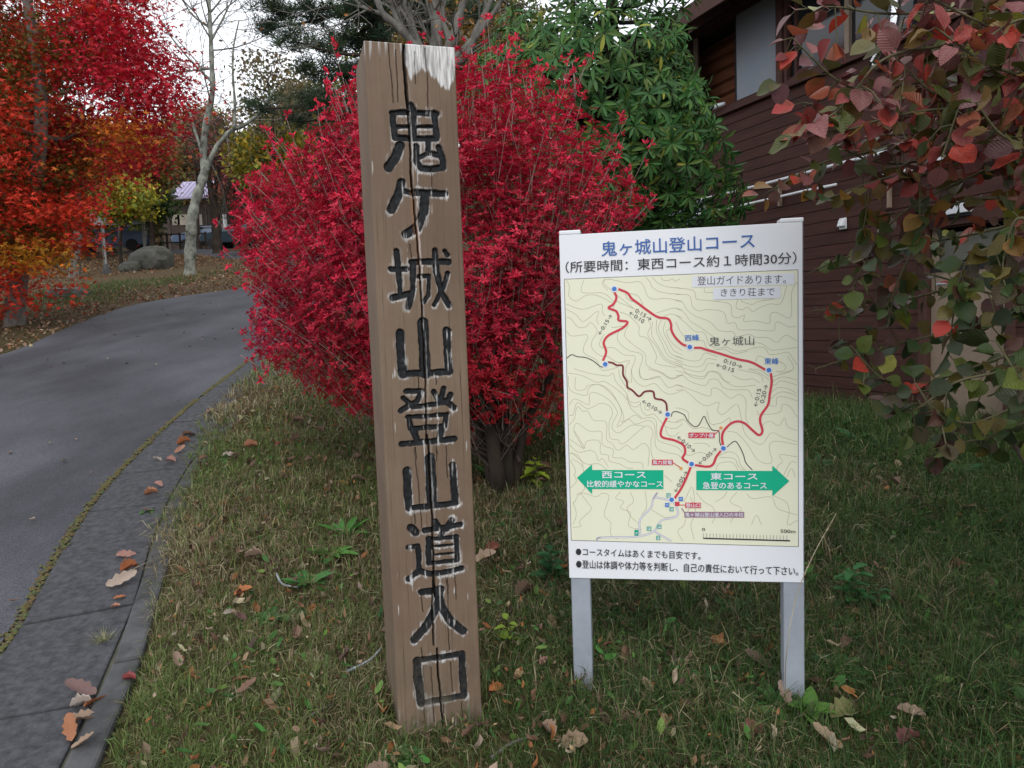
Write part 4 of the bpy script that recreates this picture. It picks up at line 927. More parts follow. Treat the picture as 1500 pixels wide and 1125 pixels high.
# twigs: each whorl sits on a straight shoot
Ltw = rng.uniform(.12, .42, nW); d2 = axis * .8 + (w0 - base_) / np.linalg.norm(w0 - base_, axis=1)[:, None] * .5
d2 /= np.linalg.norm(d2, axis=1)[:, None]
sel = rng.random(nW) < .09
tvt = [(.5, 0, 0), (-.25, 0, .43), (-.25, 0, -.43), (.35, 1, 0), (-.18, 1, .3), (-.18, 1, -.3)]
v_, f_, c_ = scatter(tvt, [[[0, 1, 4, 3], [1, 2, 5, 4], [2, 0, 3, 5]]], (w0 - d2 * Ltw[:, None])[sel], rot_from(d2[sel], rng.normal(size=(sel.sum(), 3))), np.stack([np.full(sel.sum(), .0038), Ltw[sel] * .8, np.full(sel.sum(), .0038)], 1), np.tile([.2, .15, .13], (sel.sum(), 1)))
tw = link('twigs', npmesh('twigs', v_, f_), bush, M['twig']); tw['kind'] = 'stuff'
b = MB()
gz = float(H(-.06, 4.15))
for (dx, dy, r) in ((.0, 0, .055), (-.10, .05, .04), (.09, .03, .03), (-.05, -.07, .045)):
    b.tube([(-.06 + dx * .5, 4.15 + dy * .5, gz - .1), (-.06 + dx * .8, 4.15 + dy, gz + .12), (-.06 + dx * 1.4, 4.15 + dy * 1.5, gz + .35), (-.06 + dx * 4, 4.15 + dy * 3, gz + .75)], [r * 1.3, r, r * .8, r * .5], 8)
b.build('trunk', M['bark_dark'], bush, True)
b = MB()
for k in range(18):
    t_ = w0[rng.integers(nW)]; a_ = base_ + np.array([random.gauss(0, .05), random.gauss(0, .05), random.uniform(-.1, .3)]); m_ = a_ * .5 + t_ * .5 + np.array([random.gauss(0, .06), random.gauss(0, .06), -.08])
    b.tube(catmull([a_, m_, t_], 4), np.linspace(.012, .003, 9), 4, cap=False)
b.build('stems', M['twig_dark'], bush, True)
# long bare-stemmed shoots standing out of the crown
b = MB(); SP = []
for (x0, y0, x1, y1, Yd) in ((742, 62, 752, 215, 4.1), (706, 95, 712, 190, 4.2), (776, 112, 780, 180, 4.0), (838, 90, 842, 150, 4.3), (840, 155, 800, 230, 4.1), (905, 222, 860, 300, 3.9), (925, 252, 922, 300, 3.9), (960, 288, 905, 345, 4.0), (610, 75, 618, 120, 4.3), (500, 135, 515, 190, 4.4), (380, 250, 410, 290, 4.4), (345, 315, 385, 345, 4.3), (690, 70, 697, 130, 4.3), (560, 96, 562, 150, 4.4), (352, 600 - 80, 380, 540, 4.2)):
    b.tube([at(x1, y1, Yd), at((x0 + x1) / 2 + 2, (y0 + y1) / 2, Yd), at(x0, y0, Yd)], [.006, .005, .003], 4); 
    dv = at(x0, y0, Yd) - at(x1, y1, Yd); dv /= np.linalg.norm(dv)
    for j in range(7): SP.append((at(x0, y0, Yd) - dv * .035 * j + rng.normal(size=3) * .022, dv))
b.build('shoot', M['twig'], bush, True)['kind'] = 'stuff'
rs = np.random.default_rng(31); dcen = w0 - np.array([-.42, 4.35, 1.75]); outer = np.where(C[:, 5] > .93)[0]; rs.shuffle(outer)
b = MB()
for j in outer[:230]:
    p = w0[j]; dv = axis[j] * .55 + dcen[j] / np.linalg.norm(dcen[j]) * .5 + np.array([0, 0, .35]); dv /= np.linalg.norm(dv); ln = rs.uniform(.06, .26)
    e = p + dv * ln; b.tube([p - dv * .2, p + dv * ln * .4 + rs.normal(size=3) * .008, e], [.0024, .002, .0014], 3, cap=False)
    for q_ in range(rs.integers(2, 5)): SP.append((e - dv * .045 * q_ * rs.uniform(.6, 1.4) + rs.normal(size=3) * .014, dv))
b.build('shoots', M['twig'], bush, True)['kind'] = 'stuff'
sp_ = np.array([a for a, _ in SP]); sa = np.array([a for _, a in SP]); n5 = len(sp_) * 6
dirs = np.repeat(sa, 6, 0) * .5 + rng.normal(size=(n5, 3)) * .6
v_, f_, c_ = scatter(LANCE, LANCEF, np.repeat(sp_, 6, 0), rot_from(dirs, rng.normal(size=(n5, 3))), np.stack([np.full(n5, .013), rng.uniform(.02, .038, n5), np.full(n5, .04)], 1), jitter_cols(red[:3], n5, 4))
o = link('shoot_leaves', npmesh('shoot_leaves', v_, f_, False, c_), bush, M['leaf']); o['kind'] = 'stuff'

# ------------------------------------------------------------------ green whorled evergreen
gt = empty('evergreen_tree', (1.35, 6.9, float(H(1.35, 6.9))), 'broad evergreen tree with whorls of long glossy green leaves between red bush and building', 'tree')
GP = [(690, 110), (705, 50), (720, 25), (760, 15), (800, 20), (850, -70), (920, -90), (1010, -90), (1012, 20), (1000, 60), (1018, 100), (1045, 150), (1060, 200), (1085, 250), (1105, 300), (1095, 332), (1040, 345), (940, 350), (800, 380), (700, 330)]
Cg = crown_points(GP, 6.9, .95, 1350, shell=.5, clump=2.2, seed=15, thr=-.75, centre=(890, 180))
o = np.argsort(Cg[:, 1]); Cg = Cg[o]
gc = np.array([1.0, 7.2, 3.4])
def leaf_mesh(name, L_=1., W_=.3, nx=2, ny=5, fold=.12, curl=.2, shape='lance', seed=0, wave=0.):
    r_ = random.Random(seed); V = []; F = []
    for j in range(ny + 1):
        t = j / ny
        if shape == 'lance': w_ = math.sin(PI * min(1, t * .92 + .04)) ** .8 * W_ * (.75 + .5 * t)
        elif shape == 'ovate': w_ = W_ * (math.sin(PI * t ** .8) ** .7) if 0 < t < 1 else (.04 if t == 0 else .0)
        else: w_ = W_ * math.sin(PI * min(1, .05 + t * .93)) ** .6 * (1.0 if j % 2 else .74) * r_.uniform(.88, 1.12)
        for i in range(-nx, nx + 1):
            u = i / nx
            V.append((u * w_, t * L_, abs(u) ** 1.3 * w_ * fold * 2 - curl * t * t * L_ + wave * math.sin(t * 9 + u * 3 + seed) * w_ + r_.uniform(-1, 1) * .008))
    k = 2 * nx + 1
    for j in range(ny):
        for i in range(k - 1): F.append([j * k + i, j * k + i + 1, (j + 1) * k + i + 1, (j + 1) * k + i])
    return np.array(V), np.array(F)
def mesh_variants(name, mat, n, **kw):
    out = []
    for k in range(n):
        v, f = leaf_mesh(name, seed=k, **{a: (c(k) if callable(c) else c) for a, c in kw.items()})
        me = npmesh(name, v, [f], True); me.materials.append(mat); out.append(me)
    return out
GV = mesh_variants('leaf', M['leaf_obj_green'], 4, L_=1., W_=.13, nx=1, ny=4, fold=.3, curl=lambda k: .08 + .1 * k, shape='lance')
def place(me, parent, pos, Rm, s_, color, name='leaf', Minv=None):
    o = bpy.data.objects.new(name, me); COL.objects.link(o); o.parent = parent
    M4 = np.eye(4); M4[:3, :3] = Rm * s_; M4[:3, 3] = pos
    o.matrix_basis = Minv @ Matrix(M4.tolist()); o.color = (*[float(c) for c in color], 1); return o
def whorl_leaves(C, n_leaf, centre, L0, L1, seed, upw=.25, droop=.25):
    r_ = np.random.default_rng(seed); P = []; Dn = []; Nn = []; S_ = []
    for p in C:
        a = p[:3] - centre; a /= np.linalg.norm(a); a = a + np.array([0, -.35, upw]) + r_.normal(size=3) * .25; a /= np.linalg.norm(a)
        u1 = np.cross(a, [.1, .2, 1.]); u1 /= np.linalg.norm(u1); u2 = np.cross(a, u1); k0 = r_.uniform(0, 6)
        nl = n_leaf + r_.integers(-1, 3)
        for k in range(nl):
            t = k0 + k * 2 * PI / nl + r_.normal() * .15; rd = math.cos(t) * u1 + math.sin(t) * u2; e = r_.uniform(-.15, .75)
            d = rd * math.cos(e) + a * math.sin(e); d[2] -= droop * r_.uniform(.3, 1.3)
            P.append(p[:3] + rd * .01); Dn.append(d); Nn.append(a - d * .2 + [0, 0, .25]); S_.append(r_.uniform(L0, L1))
    return np.array(P), np.array(Dn), np.array(Nn), np.array(S_)
gP, gD, gN, gS = whorl_leaves(Cg, 8, gc, .085, .14, 3, .1, .4)
gcol = jitter_cols([(.042, .120, .030), (.030, .090, .024), (.064, .155, .034), (.048, .125, .036), (.08, .14, .03)], len(gP), 8, .25)
yel = rng.random(len(gP)) < .02; gcol[yel] = (.30, .32, .05)
gR = rot_from(gD, gN)
MI = world_of(gt).inverted()
for k in range(300): place(GV[k % 4], gt, gP[k], gR[k], gS[k], gcol[k], Minv=MI)
v0, f0 = leaf_mesh('l', W_=.13, nx=1, ny=3, fold=.3, curl=.14, shape='lance')
v_, f_, c_ = scatter(v0, [f0], gP[300:], gR[300:], gS[300:], gcol[300:])
o = link('foliage', npmesh('foliage', v_, f_, True, c_), gt, leafmat('evergreen_foliage', trans=.2, rough=.5, scale=8, spec=.22)); o['kind'] = 'stuff'
b = MB(); tb = np.array([1.35, 6.9, float(H(1.35, 6.9)) - .1])
b.tube([tb, tb + [-.05, 0, .9], tb + [-.25, .1, 1.9], tb + [-.35, .2, 3.4], tb + [-.2, .2, 4.6]], [.10, .085, .07, .05, .03], 8)
b.build('trunk', M['bark_dark'], gt, True)
b = MB()
for k in range(0, len(Cg), 5):
    t = Cg[k, :3]; a_ = tb + np.array([-.25, .1, max(.8, min(4.2, t[2] - 1.0))]); m_ = (a_ + t) / 2 + [0, 0, -.12]
    b.tube(catmull([a_, m_, t], 3), np.linspace(.022, .006, 7), 4, cap=False)
b.build('branches', M['bark_dark'], gt, True)


# ------------------------------------------------------------------ trees of the background and the left side
def tree(name, label, cat, poly, Y0, dep, n, nper, size, cols, trunk=None, r0=.15, spread=.25, group=None, clump=None, thr=-.3, shell=.3, mat='bark_dark', seed=1, tv=DIAM, tf=DIAMF, flatz=1., limbs=14, centre=None, asp=.6, v=.3, base=None, kids=None, up=.5):
    P = crown_points(poly, Y0, dep, n, shell=shell, clump=clump, seed=seed, thr=thr, centre=centre) if n else None
    if trunk is None:
        cx = P[:, 0].mean(); trunk_pts = np.array([(cx, Y0, float(H(cx, Y0)) - .2), (cx + .1, Y0, float(H(cx, Y0)) * .5 + P[:, 2].mean() * .5), (cx, Y0, np.percentile(P[:, 2], 85))])
    else:
        trunk_pts = pixline(trunk, Y0)
        g = trunk_pts[0].copy(); g[2] = float(H(g[0], g[1])) - .15
        trunk_pts = np.vstack([[g], trunk_pts]) if g[2] < trunk_pts[0][2] - .02 else trunk_pts
    root = empty(name, tuple(trunk_pts[0]), label, cat, group)
    b = MB(); tp = catmull(trunk_pts, 5); b.tube(tp, np.linspace(r0, r0 * .35, len(tp)) * (1 + .5 * np.exp(-np.arange(len(tp)) / 1.2)), 9, cap=False)
    b.build('trunk', M[mat], root, True)
    if P is not None:
        rr = random.Random(seed); b = MB()
        for k in range(limbs):
            t = P[rr.randrange(len(P)), :3]; zt = min(t[2] - .2, tp[-1][2]); j = int(np.argmin(np.abs(tp[:, 2] - (zt - abs(t[0] - tp[-1][0]) * .5)))); a_ = tp[j]
            m_ = (a_ + t) / 2 + np.array([0, 0, -.08 * np.linalg.norm(t - a_)])
            b.tube(catmull([a_, m_, t], 4), np.linspace(r0 * .35, r0 * .06, 9), 5, cap=False)
        b.build('branches', M[mat], root, True)
        c = cols(P) if callable(cols) else jitter_cols(cols, len(P), seed, v)
        P2 = P.copy()
        o = leaf_cloud('crown', P2, size, np.clip(np.repeat(c, nper, 0) * np.random.default_rng(seed).uniform(.75, 1.25, (len(P) * nper, 1)), 0, 1), M['leaf'], root, nper, (spread, spread, spread * flatz), up, tv, tf, seed, asp)
        o['kind'] = 'stuff'
    return root
# red maple at the left edge
MP = [(-260, 60), (-200, -120), (0, -160), (120, -120), (205, -60), (218, 20), (228, 60), (268, 105), (274, 130), (262, 170), (240, 195), (225, 225), (205, 255), (160, 280), (128, 320), (118, 365), (98, 400), (84, 450), (50, 478), (-20, 470), (-160, 440), (-240, 300)]
def maple_cols(P):
    px, py = P[:, 3], P[:, 4]; n = len(P); r_ = np.random.default_rng(3)
    crim = np.array([.52, .012, .030]); redo = np.array([.62, .045, .018]); org = np.array([.62, .17, .018]); oli = np.array([.16, .11, .02]); gold = np.array([.60, .28, .02])
    c = np.tile(crim, (n, 1)) + 0.
    u = r_.random(n) + .6 * snoise(P[:, :3], 1.6, 71)
    left = smooth(170, 60, px); m = (u * .6 + left * .7) > .55; c[m] = redo
    g = np.exp(-(((px - 165) / 45) ** 2 + ((py - 195) / 40) ** 2)) + np.exp(-(((px - 45) / 55) ** 2 + ((py - 370) / 40) ** 2)) + .8 * np.exp(-(((px - 100) / 60) ** 2 + ((py - 250) / 25) ** 2))
    m = g + u * .45 > .85; c[m] = org; m = g + u * .5 > 1.2; c[m] = gold
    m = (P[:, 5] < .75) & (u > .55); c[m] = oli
    return c * r_.uniform(.6, 1.12, (n, 1))
tree('red_maple_tree', 'tall maple with layered scarlet and orange leaves at the left edge beside the lane', 'maple tree', MP, 11.6, 1.9, 3800, 26, .056, maple_cols, [(22, 478), (26, 420), (40, 330), (56, 240), (60, 140), (48, 50), (30, -60)], .17, .26, clump=1.7, thr=-.35, shell=.25, mat='bark_grey', seed=9, tv=STARV, tf=STARF, flatz=.2, limbs=16, centre=(40, 180), asp=1., up=1.2)
# lichened bare tree on the verge
def hand_tree(name, label, cat, stems, Y, mat, twigmat, twigs, seed, leaves=None, tips_from=1, depth=3, L0=1.6, group=None, grav=.06):
    p0 = pixline([stems[0][0][0]], Y)[0]
    root = empty(name, tuple(p0), label, cat, group); rr = random.Random(seed)
    allp = []
    b = MB(); b2 = MB(); tips = []
    for pts, r0, r1 in stems:
        q = pixline([p[:2] for p in pts], Y) + np.array([[0, p[2] if len(p) > 2 else 0, 0] for p in pts]); 
        if pts is stems[0][0]: g = q[0].copy(); g[2] = float(H(g[0], g[1])) - .15; q = np.vstack([[g], q])
        tp = catmull(q, 6); b.tube(tp, np.linspace(r0, r1, len(tp)) * (.88 if pts is not stems[0][0] else 1) * (1 + .10 * np.sin(np.arange(len(tp)) * 1.3)), 10, cap=False); allp.append((tp, r0, r1))
    b.build('trunk', M[mat], root, True)
    for k in range(twigs):
        tp, r0, r1 = allp[rr.randrange(tips_from, len(allp)) if len(allp) > tips_from else 0]
        j = rr.randrange(2, len(tp)); d = tp[min(j + 1, len(tp) - 1)] - tp[j - 1]; d /= np.linalg.norm(d) + 1e-9
        a = np.array([rr.gauss(0, 1), rr.gauss(0, 1), rr.gauss(.2, .6)]); a /= np.linalg.norm(a)
        branchy(b2, tp[j], d * .5 + a, L0 * rr.uniform(.5, 1.1), max(r1 * .6, .012), depth, rr.random(), tips, grav, .22, 3, .005)
    b2.build('branches', M[twigmat], root, True)
    if leaves:
        T = np.array(tips); r_ = np.random.default_rng(seed); T = T[r_.random(len(T)) < leaves[0]]
        c = jitter_cols(leaves[2], len(T) * leaves[3], seed)
        o = leaf_cloud('crown', T, leaves[1], c, M['leaf'], root, leaves[3], .12, seed=seed); o['kind'] = 'stuff'
    return root
hand_tree('bare_tree', 'nearly bare tree with pale lichened trunk on the leaf covered verge', 'tree', [
 ([(278, 403), (279, 360), (281, 325), (287, 292), (297, 262), (301, 245)], .165, .11), ([(300, 248), (298, 215), (303, 175), (311, 135), (310, 90), (308, 40), (305, -20), (303, -60)], .12, .04),
 ([(302, 246), (318, 215), (338, 192), (360, 182), (385, 160), (402, 130)], .09, .035), ([(343, 188), (344, 150), (341, 110), (342, 70), (350, 30)], .05, .02),
 ([(297, 225), (285, 190), (275, 155), (262, 130)], .05, .02), ([(311, 120), (285, 95), (255, 60), (235, 30)], .045, .015), ([(309, 60), (325, 30), (345, -10)], .04, .015), ([(310, 100), (270, 105), (230, 112)], .04, .012), ([(306, 40), (280, 20), (262, -15)], .035, .012)], 21.2, 'bark_birch', 'bark_grey', 46, 5, tips_from=1, depth=2, L0=2.0, leaves=(.06, .10, [(.2, .12, .05)], 1))
hand_tree('dark_forked_tree', 'dark forked tree with thin reddish twigs beyond the bend of the lane', 'tree', [
 ([(318, 358), (317, 330), (314, 300), (308, 270)], .24, .16), ([(316, 322), (328, 295), (338, 262), (350, 235)], .16, .07), ([(308, 272), (300, 250), (292, 225)], .12, .05), ([(312, 290), (320, 255), (322, 220)], .12, .05)], 34, 'bark_dark', 'twig_dark', 40, 6, tips_from=1, depth=2, L0=2.4, leaves=(.22, .14, [(.30, .06, .05), (.26, .10, .06), (.35, .08, .09)], 3))
hand_tree('many_stemmed_tree', 'smooth grey tree with many forking stems rising behind the top of the post', 'tree', [
 ([(640, 300), (642, 180), (640, 110), (637, 70)], .13, .10), ([(640, 120), (612, 70), (585, 40), (560, 18), (545, -25)], .075, .03), ([(638, 80), (640, 40), (636, 0), (630, -50)], .085, .05), ([(640, 100), (662, 60), (672, 25), (690, -30)], .075, .04), ([(600, 55), (578, 20), (570, -20)], .04, .025), ([(618, 80), (602, 35), (594, 0), (592, -40)], .06, .03), ([(641, 110), (690, 62), (715, 30), (745, -15)], .05, .025), ([(566, 22), (535, 12), (515, -5)], .03, .015), ([(660, 62), (648, 25), (655, -20)], .045, .025), ([(700, 50), (712, 15), (700, -30)], .035, .02), ([(641, 95), (680, 85), (700, 40), (722, -5)], .06, .03)], 8.6, 'bark_grey', 'bark_grey', 34, 8, tips_from=1, depth=2, L0=.8, leaves=(.10, .05, [(.28, .12, .04), (.3, .18, .05)], 2))
# pine
pc = [(.030, .060, .030), (.045, .080, .035), (.022, .045, .030), (.06, .085, .04)]
pine = empty('pine_tree', tuple(at(585, 330, 18)), 'dark needled pine with tiered boughs in front of the pale sky left of the post', 'pine tree')
b = MB(); tp = catmull(np.vstack([[(at(585, 330, 18)[0], 18, float(H(at(585, 330, 18)[0], 18)) - .2)], pixline([(585, 330), (575, 200), (560, 80), (550, -60)], 18)]), 5)
b.tube(tp, np.linspace(.22, .09, len(tp)), 8, cap=False); b.build('trunk', M['bark_dark'], pine, True)
b = MB(); PB = []
for (ex, ey, dy, ww) in ((392, 42, 1.0, 36), (405, 12, .5, 40), (430, 60, -.8, 46), (455, 25, .6, 44), (420, -25, 0, 50), (478, 70, 1.2, 40), (505, 20, -.5, 40), (500, 110, 0., 44), (455, 105, .4, 30), (470, 150, -.6, 40), (508, 165, .6, 30), (440, 178, 1., 26), (480, 200, .3, 26), (520, 60, .5, 40), (540, 10, -.8, 40), (540, 110, .6, 38), (560, 60, .2, 30), (380, 160, .6, 18), (600, 30, .4, 40), (640, 40, .8, 36), (700, 20, .4, 40), (620, 0, -.5, 40)):
    e = at(ex, ey, 18 + dy); j = int(np.argmin(np.abs(tp[:, 2] - (e[2] + .1)))); a_ = tp[j]
    q = catmull([a_, (a_ + e) / 2 + [0, 0, -.12], e], 5); b.tube(q, np.linspace(.06, .015, len(q)), 5, cap=False)
    nn = int(24 * ww / 40)
    for k in range(nn): PB.append(e + np.array([random.gauss(0, ww * 18 / 1080 * .36), random.gauss(0, .35), random.gauss(0, ww * 18 / 1080 * .13)]))
    for k in range(10): t = random.uniform(.35, 1); PB.append(a_ + (e - a_) * t + np.array([random.gauss(0, .15), random.gauss(0, .2), random.gauss(0, .12)]))
b.build('branches', M['bark_dark'], pine, True)
PB = np.array(PB); nn = 46; cl = jitter_cols(pc, len(PB), 3)
r_ = np.random.default_rng(5); n = len(PB) * nn
d = r_.normal(size=(n, 3)); d[:, 2] = np.abs(d[:, 2]) * .9; dn = d / np.linalg.norm(d, axis=1)[:, None]
st = np.repeat(PB, nn, 0) + dn * r_.uniform(0, .10, (n, 1)) + r_.normal(size=(n, 3)) * .05
v_, f_, c_ = scatter([(-.5, 0, 0), (.5, 0, 0), (0, 1, 0)], [[[0, 1, 2]]], st, rot_from(d, r_.normal(size=(n, 3))), np.stack([np.full(n, .02), r_.uniform(.12, .24, n), np.ones(n)], 1), np.repeat(cl, nn, 0))
o = link('needles', npmesh('needles', v_, f_, False, c_), pine, M['leaf']); o['kind'] = 'stuff'
# leafy background trees, each its own
olive = [(.16, .17, .03), (.24, .20, .03), (.10, .13, .03)]; gold = [(.42, .30, .03), (.30, .24, .03), (.18, .19, .03)]; green = [(.05, .09, .02), (.07, .11, .03), (.035, .06, .02)]
rust = [(.34, .12, .03), (.26, .11, .04), (.18, .12, .04)]; dark = [(.028, .045, .018), (.045, .055, .022), (.06, .05, .02)]; pink = [(.36, .08, .09), (.30, .09, .07), (.22, .09, .05)]
def blob(cx, cy, rx, ry, k=14, j=.16, seed=0):
    r = random.Random(seed); return [(cx + rx * (1 + r.uniform(-j, j)) * math.cos(t), cy + ry * (1 + r.uniform(-j, j)) * math.sin(t)) for t in np.arange(k) * 2 * PI / k]
BT = [
 ('autumn_tree', 'small maple with yellow green leaves and thin stems beside the grey board', blob(178, 292, 50, 32, seed=1), 26, 1.5, 260, 22, .16, [(.28, .25, .02), (.18, .20, .03), (.36, .28, .03)], [(176, 362), (178, 330), (180, 300)], .07),
 ('autumn_tree', 'rust and orange leaved tree above the lilac roofed hut, left of the bare trunk', blob(195, 232, 55, 52, seed=2), 33, 3, 420, 22, .24, rust + [(.20, .17, .03)], [(222, 345), (220, 280)], .16),
 ('evergreen_tree', 'dark green tree standing directly left of the lilac roofed hut', blob(220, 296, 22, 34, seed=3), 40, 2.5, 240, 20, .24, green, [(220, 335), (220, 300)], .14),
 ('autumn_tree', 'yellow green tree low between the bare tree and the red bush', blob(405, 232, 68, 50, seed=4), 30, 3, 460, 22, .22, gold + olive, [(410, 340), (408, 240)], .16),
 ('autumn_tree', 'thin leaved olive brown tree under the pine boughs in front of the sky', blob(395, 135, 60, 62, seed=5), 27, 2.5, 210, 12, .16, [(.17, .13, .06), (.20, .15, .08), (.14, .13, .07)], [(402, 330), (400, 200), (392, 120)], .10),
 ('cherry_tree', 'reddish pink leaved tree behind the dark forked trunks', blob(356, 252, 44, 46, seed=6), 40, 3, 300, 16, .20, pink, [(345, 340), (342, 270)], .14),
 ('autumn_tree', 'brown orange leaved tree behind the many stemmed grey tree', blob(640, 20, 130, 75, seed=7), 22, 3, 520, 18, .17, [(.22, .12, .04), (.16, .11, .04), (.12, .12, .035), (.3, .17, .05)], [(660, 330), (655, 150), (650, 20)], .18),
 ('autumn_tree', 'pale golden tree rising behind the bare tree, right of the sky gap', blob(290, 200, 60, 42, seed=8), 46, 3, 320, 18, .26, [(.22, .17, .05), (.26, .2, .07), (.14, .13, .05)], [(290, 335), (288, 230)], .16),
 ('evergreen_tree', 'dark evergreen far behind the yellow green tree near the red bush', blob(445, 190, 60, 70, seed=9), 44, 3, 420, 20, .28, dark + green, [(448, 330), (446, 200)], .2),
 ('evergreen_tree', 'dark evergreen farthest left behind the red maple', blob(-40, 190, 150, 180, seed=10), 30, 4, 700, 20, .30, dark, [(-30, 400), (-35, 200)], .25),
 ('evergreen_tree', 'dark evergreen behind the lower right of the red maple', blob(110, 250, 90, 90, seed=11), 36, 3.5, 560, 20, .28, dark + olive, [(112, 370), (112, 250)], .22),
 ('autumn_tree', 'brownish oak behind the hut and the dark evergreen', blob(265, 255, 85, 45, seed=12), 58, 4, 420, 18, .36, [(.12, .08, .03), (.16, .11, .04), (.07, .07, .03)], [(268, 330), (266, 270)], .22),
 ('autumn_tree', 'russet tree at the far end between the forked trunk and the bush', blob(385, 290, 60, 50, seed=13), 56, 4, 420, 18, .34, [(.14, .09, .035), (.10, .09, .03), (.2, .11, .04)], [(388, 335), (386, 290)], .22),
 ('evergreen_tree', 'dark evergreen hidden mostly by the red bush and the post', blob(560, 200, 110, 120, seed=14), 40, 4, 620, 20, .30, dark + olive, [(560, 330), (560, 200)], .25),
 ('evergreen_tree', 'dark evergreen between the post top and the building eave', blob(730, 90, 90, 120, seed=15), 34, 3, 560, 20, .28, green + olive, [(735, 330), (732, 120)], .22),
 ('autumn_tree', 'green and yellow tree behind the wooden post, above the bush', blob(630, 130, 90, 70, seed=16), 26, 3, 420, 20, .22, olive + green, [(632, 330), (630, 150)], .18),
]
for k, (nm, lb, poly, Y0, dep, n, npr, sz, cols, tr, r0) in enumerate(BT):
    tree(nm, lb, 'tree', poly, Y0, dep, n, npr, sz, cols, tr, r0, spread=sz * 1.7, clump=.9, thr=-.5, seed=40 + k, limbs=12, v=.35, flatz=.6)
# far wooded hillside that reads as one mass
n = 5200; fx = rng.uniform(-95, 70, n); fy = rng.uniform(62, 125, n); fz = np.array(H(fx, fy)) + rng.uniform(.5, 7.5, n)
o = leaf_cloud('far_woodland', np.stack([fx, fy, fz], 1), .9, jitter_cols([(.05, .05, .025), (.10, .07, .03), (.04, .05, .025), (.14, .08, .03)], n * 14, 5), M['leaf'], None, 14, 1.1, seed=6)
tag(o, 'distant brown and dark green wooded hillside behind the hut', 'woodland', kind='stuff')
# small roadside bits of the left side
def blobmesh(name, c, r, mat, seed, parent=None, sub=3, squash=(1, 1, 1), amp=.16):
    import bmesh
    bm = bmesh.new(); bmesh.ops.create_icosphere(bm, subdivisions=sub, radius=1); me = bpy.data.meshes.new(name); bm.to_mesh(me); bm.free()
    v = np.array([x.co[:] for x in me.vertices]); k = 1 + amp * snoise(v, 1.8, seed)[:, None] + amp * .5 * snoise(v, 5, seed + 1)[:, None]
    v = np.round(v * k * 3.2) / 3.2 * .35 + v * k * .65
    v = v * r * np.array(squash) + np.array(c); me.vertices.foreach_set('co', v.astype(np.float32).ravel()); me.update()
    return link(name, me, parent, mat)
M['rock'] = plain('dark_mossy_rock', (.11, .105, .095), .9, col2=(.035, .042, .025), scale=3.2, bump=.8)
rk = at(222, 384, 24.5); tag(blobmesh('boulder', (rk[0], 24.5, float(H(rk[0], 24.5)) + .25), .62, M['rock'], 4, squash=(1.15, .9, .78)), 'large dark mossy boulder on the verge left of the pale trunk', 'boulder')
rk = at(190, 386, 23.8); tag(blobmesh('boulder', (rk[0], 23.8, float(H(rk[0], 23.8)) + .1), .30, M['rock'], 7, squash=(1.1, .9, .8)), 'small grey stone leaning against the left side of the large boulder', 'boulder')
rk = at(98, 425, 16); tag(blobmesh('boulder', (rk[0], 16, float(H(rk[0], 16)) + .05), .35, M['rock'], 9, squash=(1.5, .9, .5)), 'low dark stone at the edge of the maple leaves near the lane', 'boulder')
# hut with lilac roof
M['lilac_roof'] = plain('lilac_metal_roof', (.46, .40, .58), .45, noise=.12, scale=2)
M['hut_wall'] = plain('dark_timber_wall', (.07, .048, .038), .8, noise=.4, scale=4)
hc = at(276, 322, 50); hz = float(H(hc[0], 50)); hut = empty('wooden_hut', (hc[0], 50, hz), 'small dark timber hut with pale lilac metal roof beyond the verge', 'hut')
zt = at(276, 300, 50)[2]
b = MB(); b.box((hc[0] + .1, 51.5, (hz + zt) / 2 - .1), 3.6, 3, zt - hz + .2); b.build('wall', M['hut_wall'], hut)
x0, x1 = at(246, 290, 49.5)[0], at(306, 290, 49.5)[0]; z0, z1 = at(276, 292, 49.5)[2], at(276, 268, 51.5)[2]
b = MB(); b.hexa([(x0, 49.3, z0), (x1, 49.3, z0), (x1 - .3, 51.6, z1), (x0 + .2, 51.6, z1), (x0, 49.3, z0 + .1), (x1, 49.3, z0 + .1), (x1 - .3, 51.6, z1 + .1), (x0 + .2, 51.6, z1 + .1)]); b.build('roof', M['lilac_roof'], hut)
for j in range(9):
    xx = x0 + .2 + (x1 - x0 - .4) * j / 8; b = MB(); b.tube([(xx, 49.3, z0 + .12), (xx + .0, 51.6, z1 + .12)], .025, 4); b.build('roof_rib', M['lilac_roof'], hut)
for (wx, ww) in ((258, .5), (268, .7), (291, .5)):
    b = MB(); c_ = at(wx, 322, 49.98); b.box((c_[0], 49.97, c_[2]), ww, .05, .7); b.build('window', plain('hut_window', (.42, .36, .28), .4, noise=.4, scale=2), hut)
for px_ in (248, 303):
    b = MB(); c_ = at(px_, 318, 49.4); b.tube([(c_[0], 49.4, hz), (c_[0], 49.4, z0)], .07, 6); b.build('corner_post', M['hut_wall'], hut)
# dark roof of a second hut showing through the bush
hc = at(372, 318, 48); hz = float(H(hc[0], 48)); h2 = empty('dark_hut', (hc[0], 48, hz), 'low hut with a black sloping roof half hidden by the red bush', 'hut')
q = [at(345, 308, 47), at(385, 282, 47), at(430, 306, 47)]
b = MB()
for a_, c_ in ((q[0], q[1]), (q[1], q[2])): b.hexa([a_, c_, c_ + [0, 3, 0], a_ + [0, 3, 0], a_ + [0, 0, .22], c_ + [0, 0, .22], c_ + [0, 3, .22], a_ + [0, 3, .22]])
b.build('roof', M['dark'], h2)
b = MB(); b.box(((q[0][0] + q[2][0]) / 2, 48.8, (hz + q[0][2]) / 2), (q[2][0] - q[0][0]) * .8, 2, q[0][2] - hz + .4); b.build('wall', M['hut_wall'], h2)
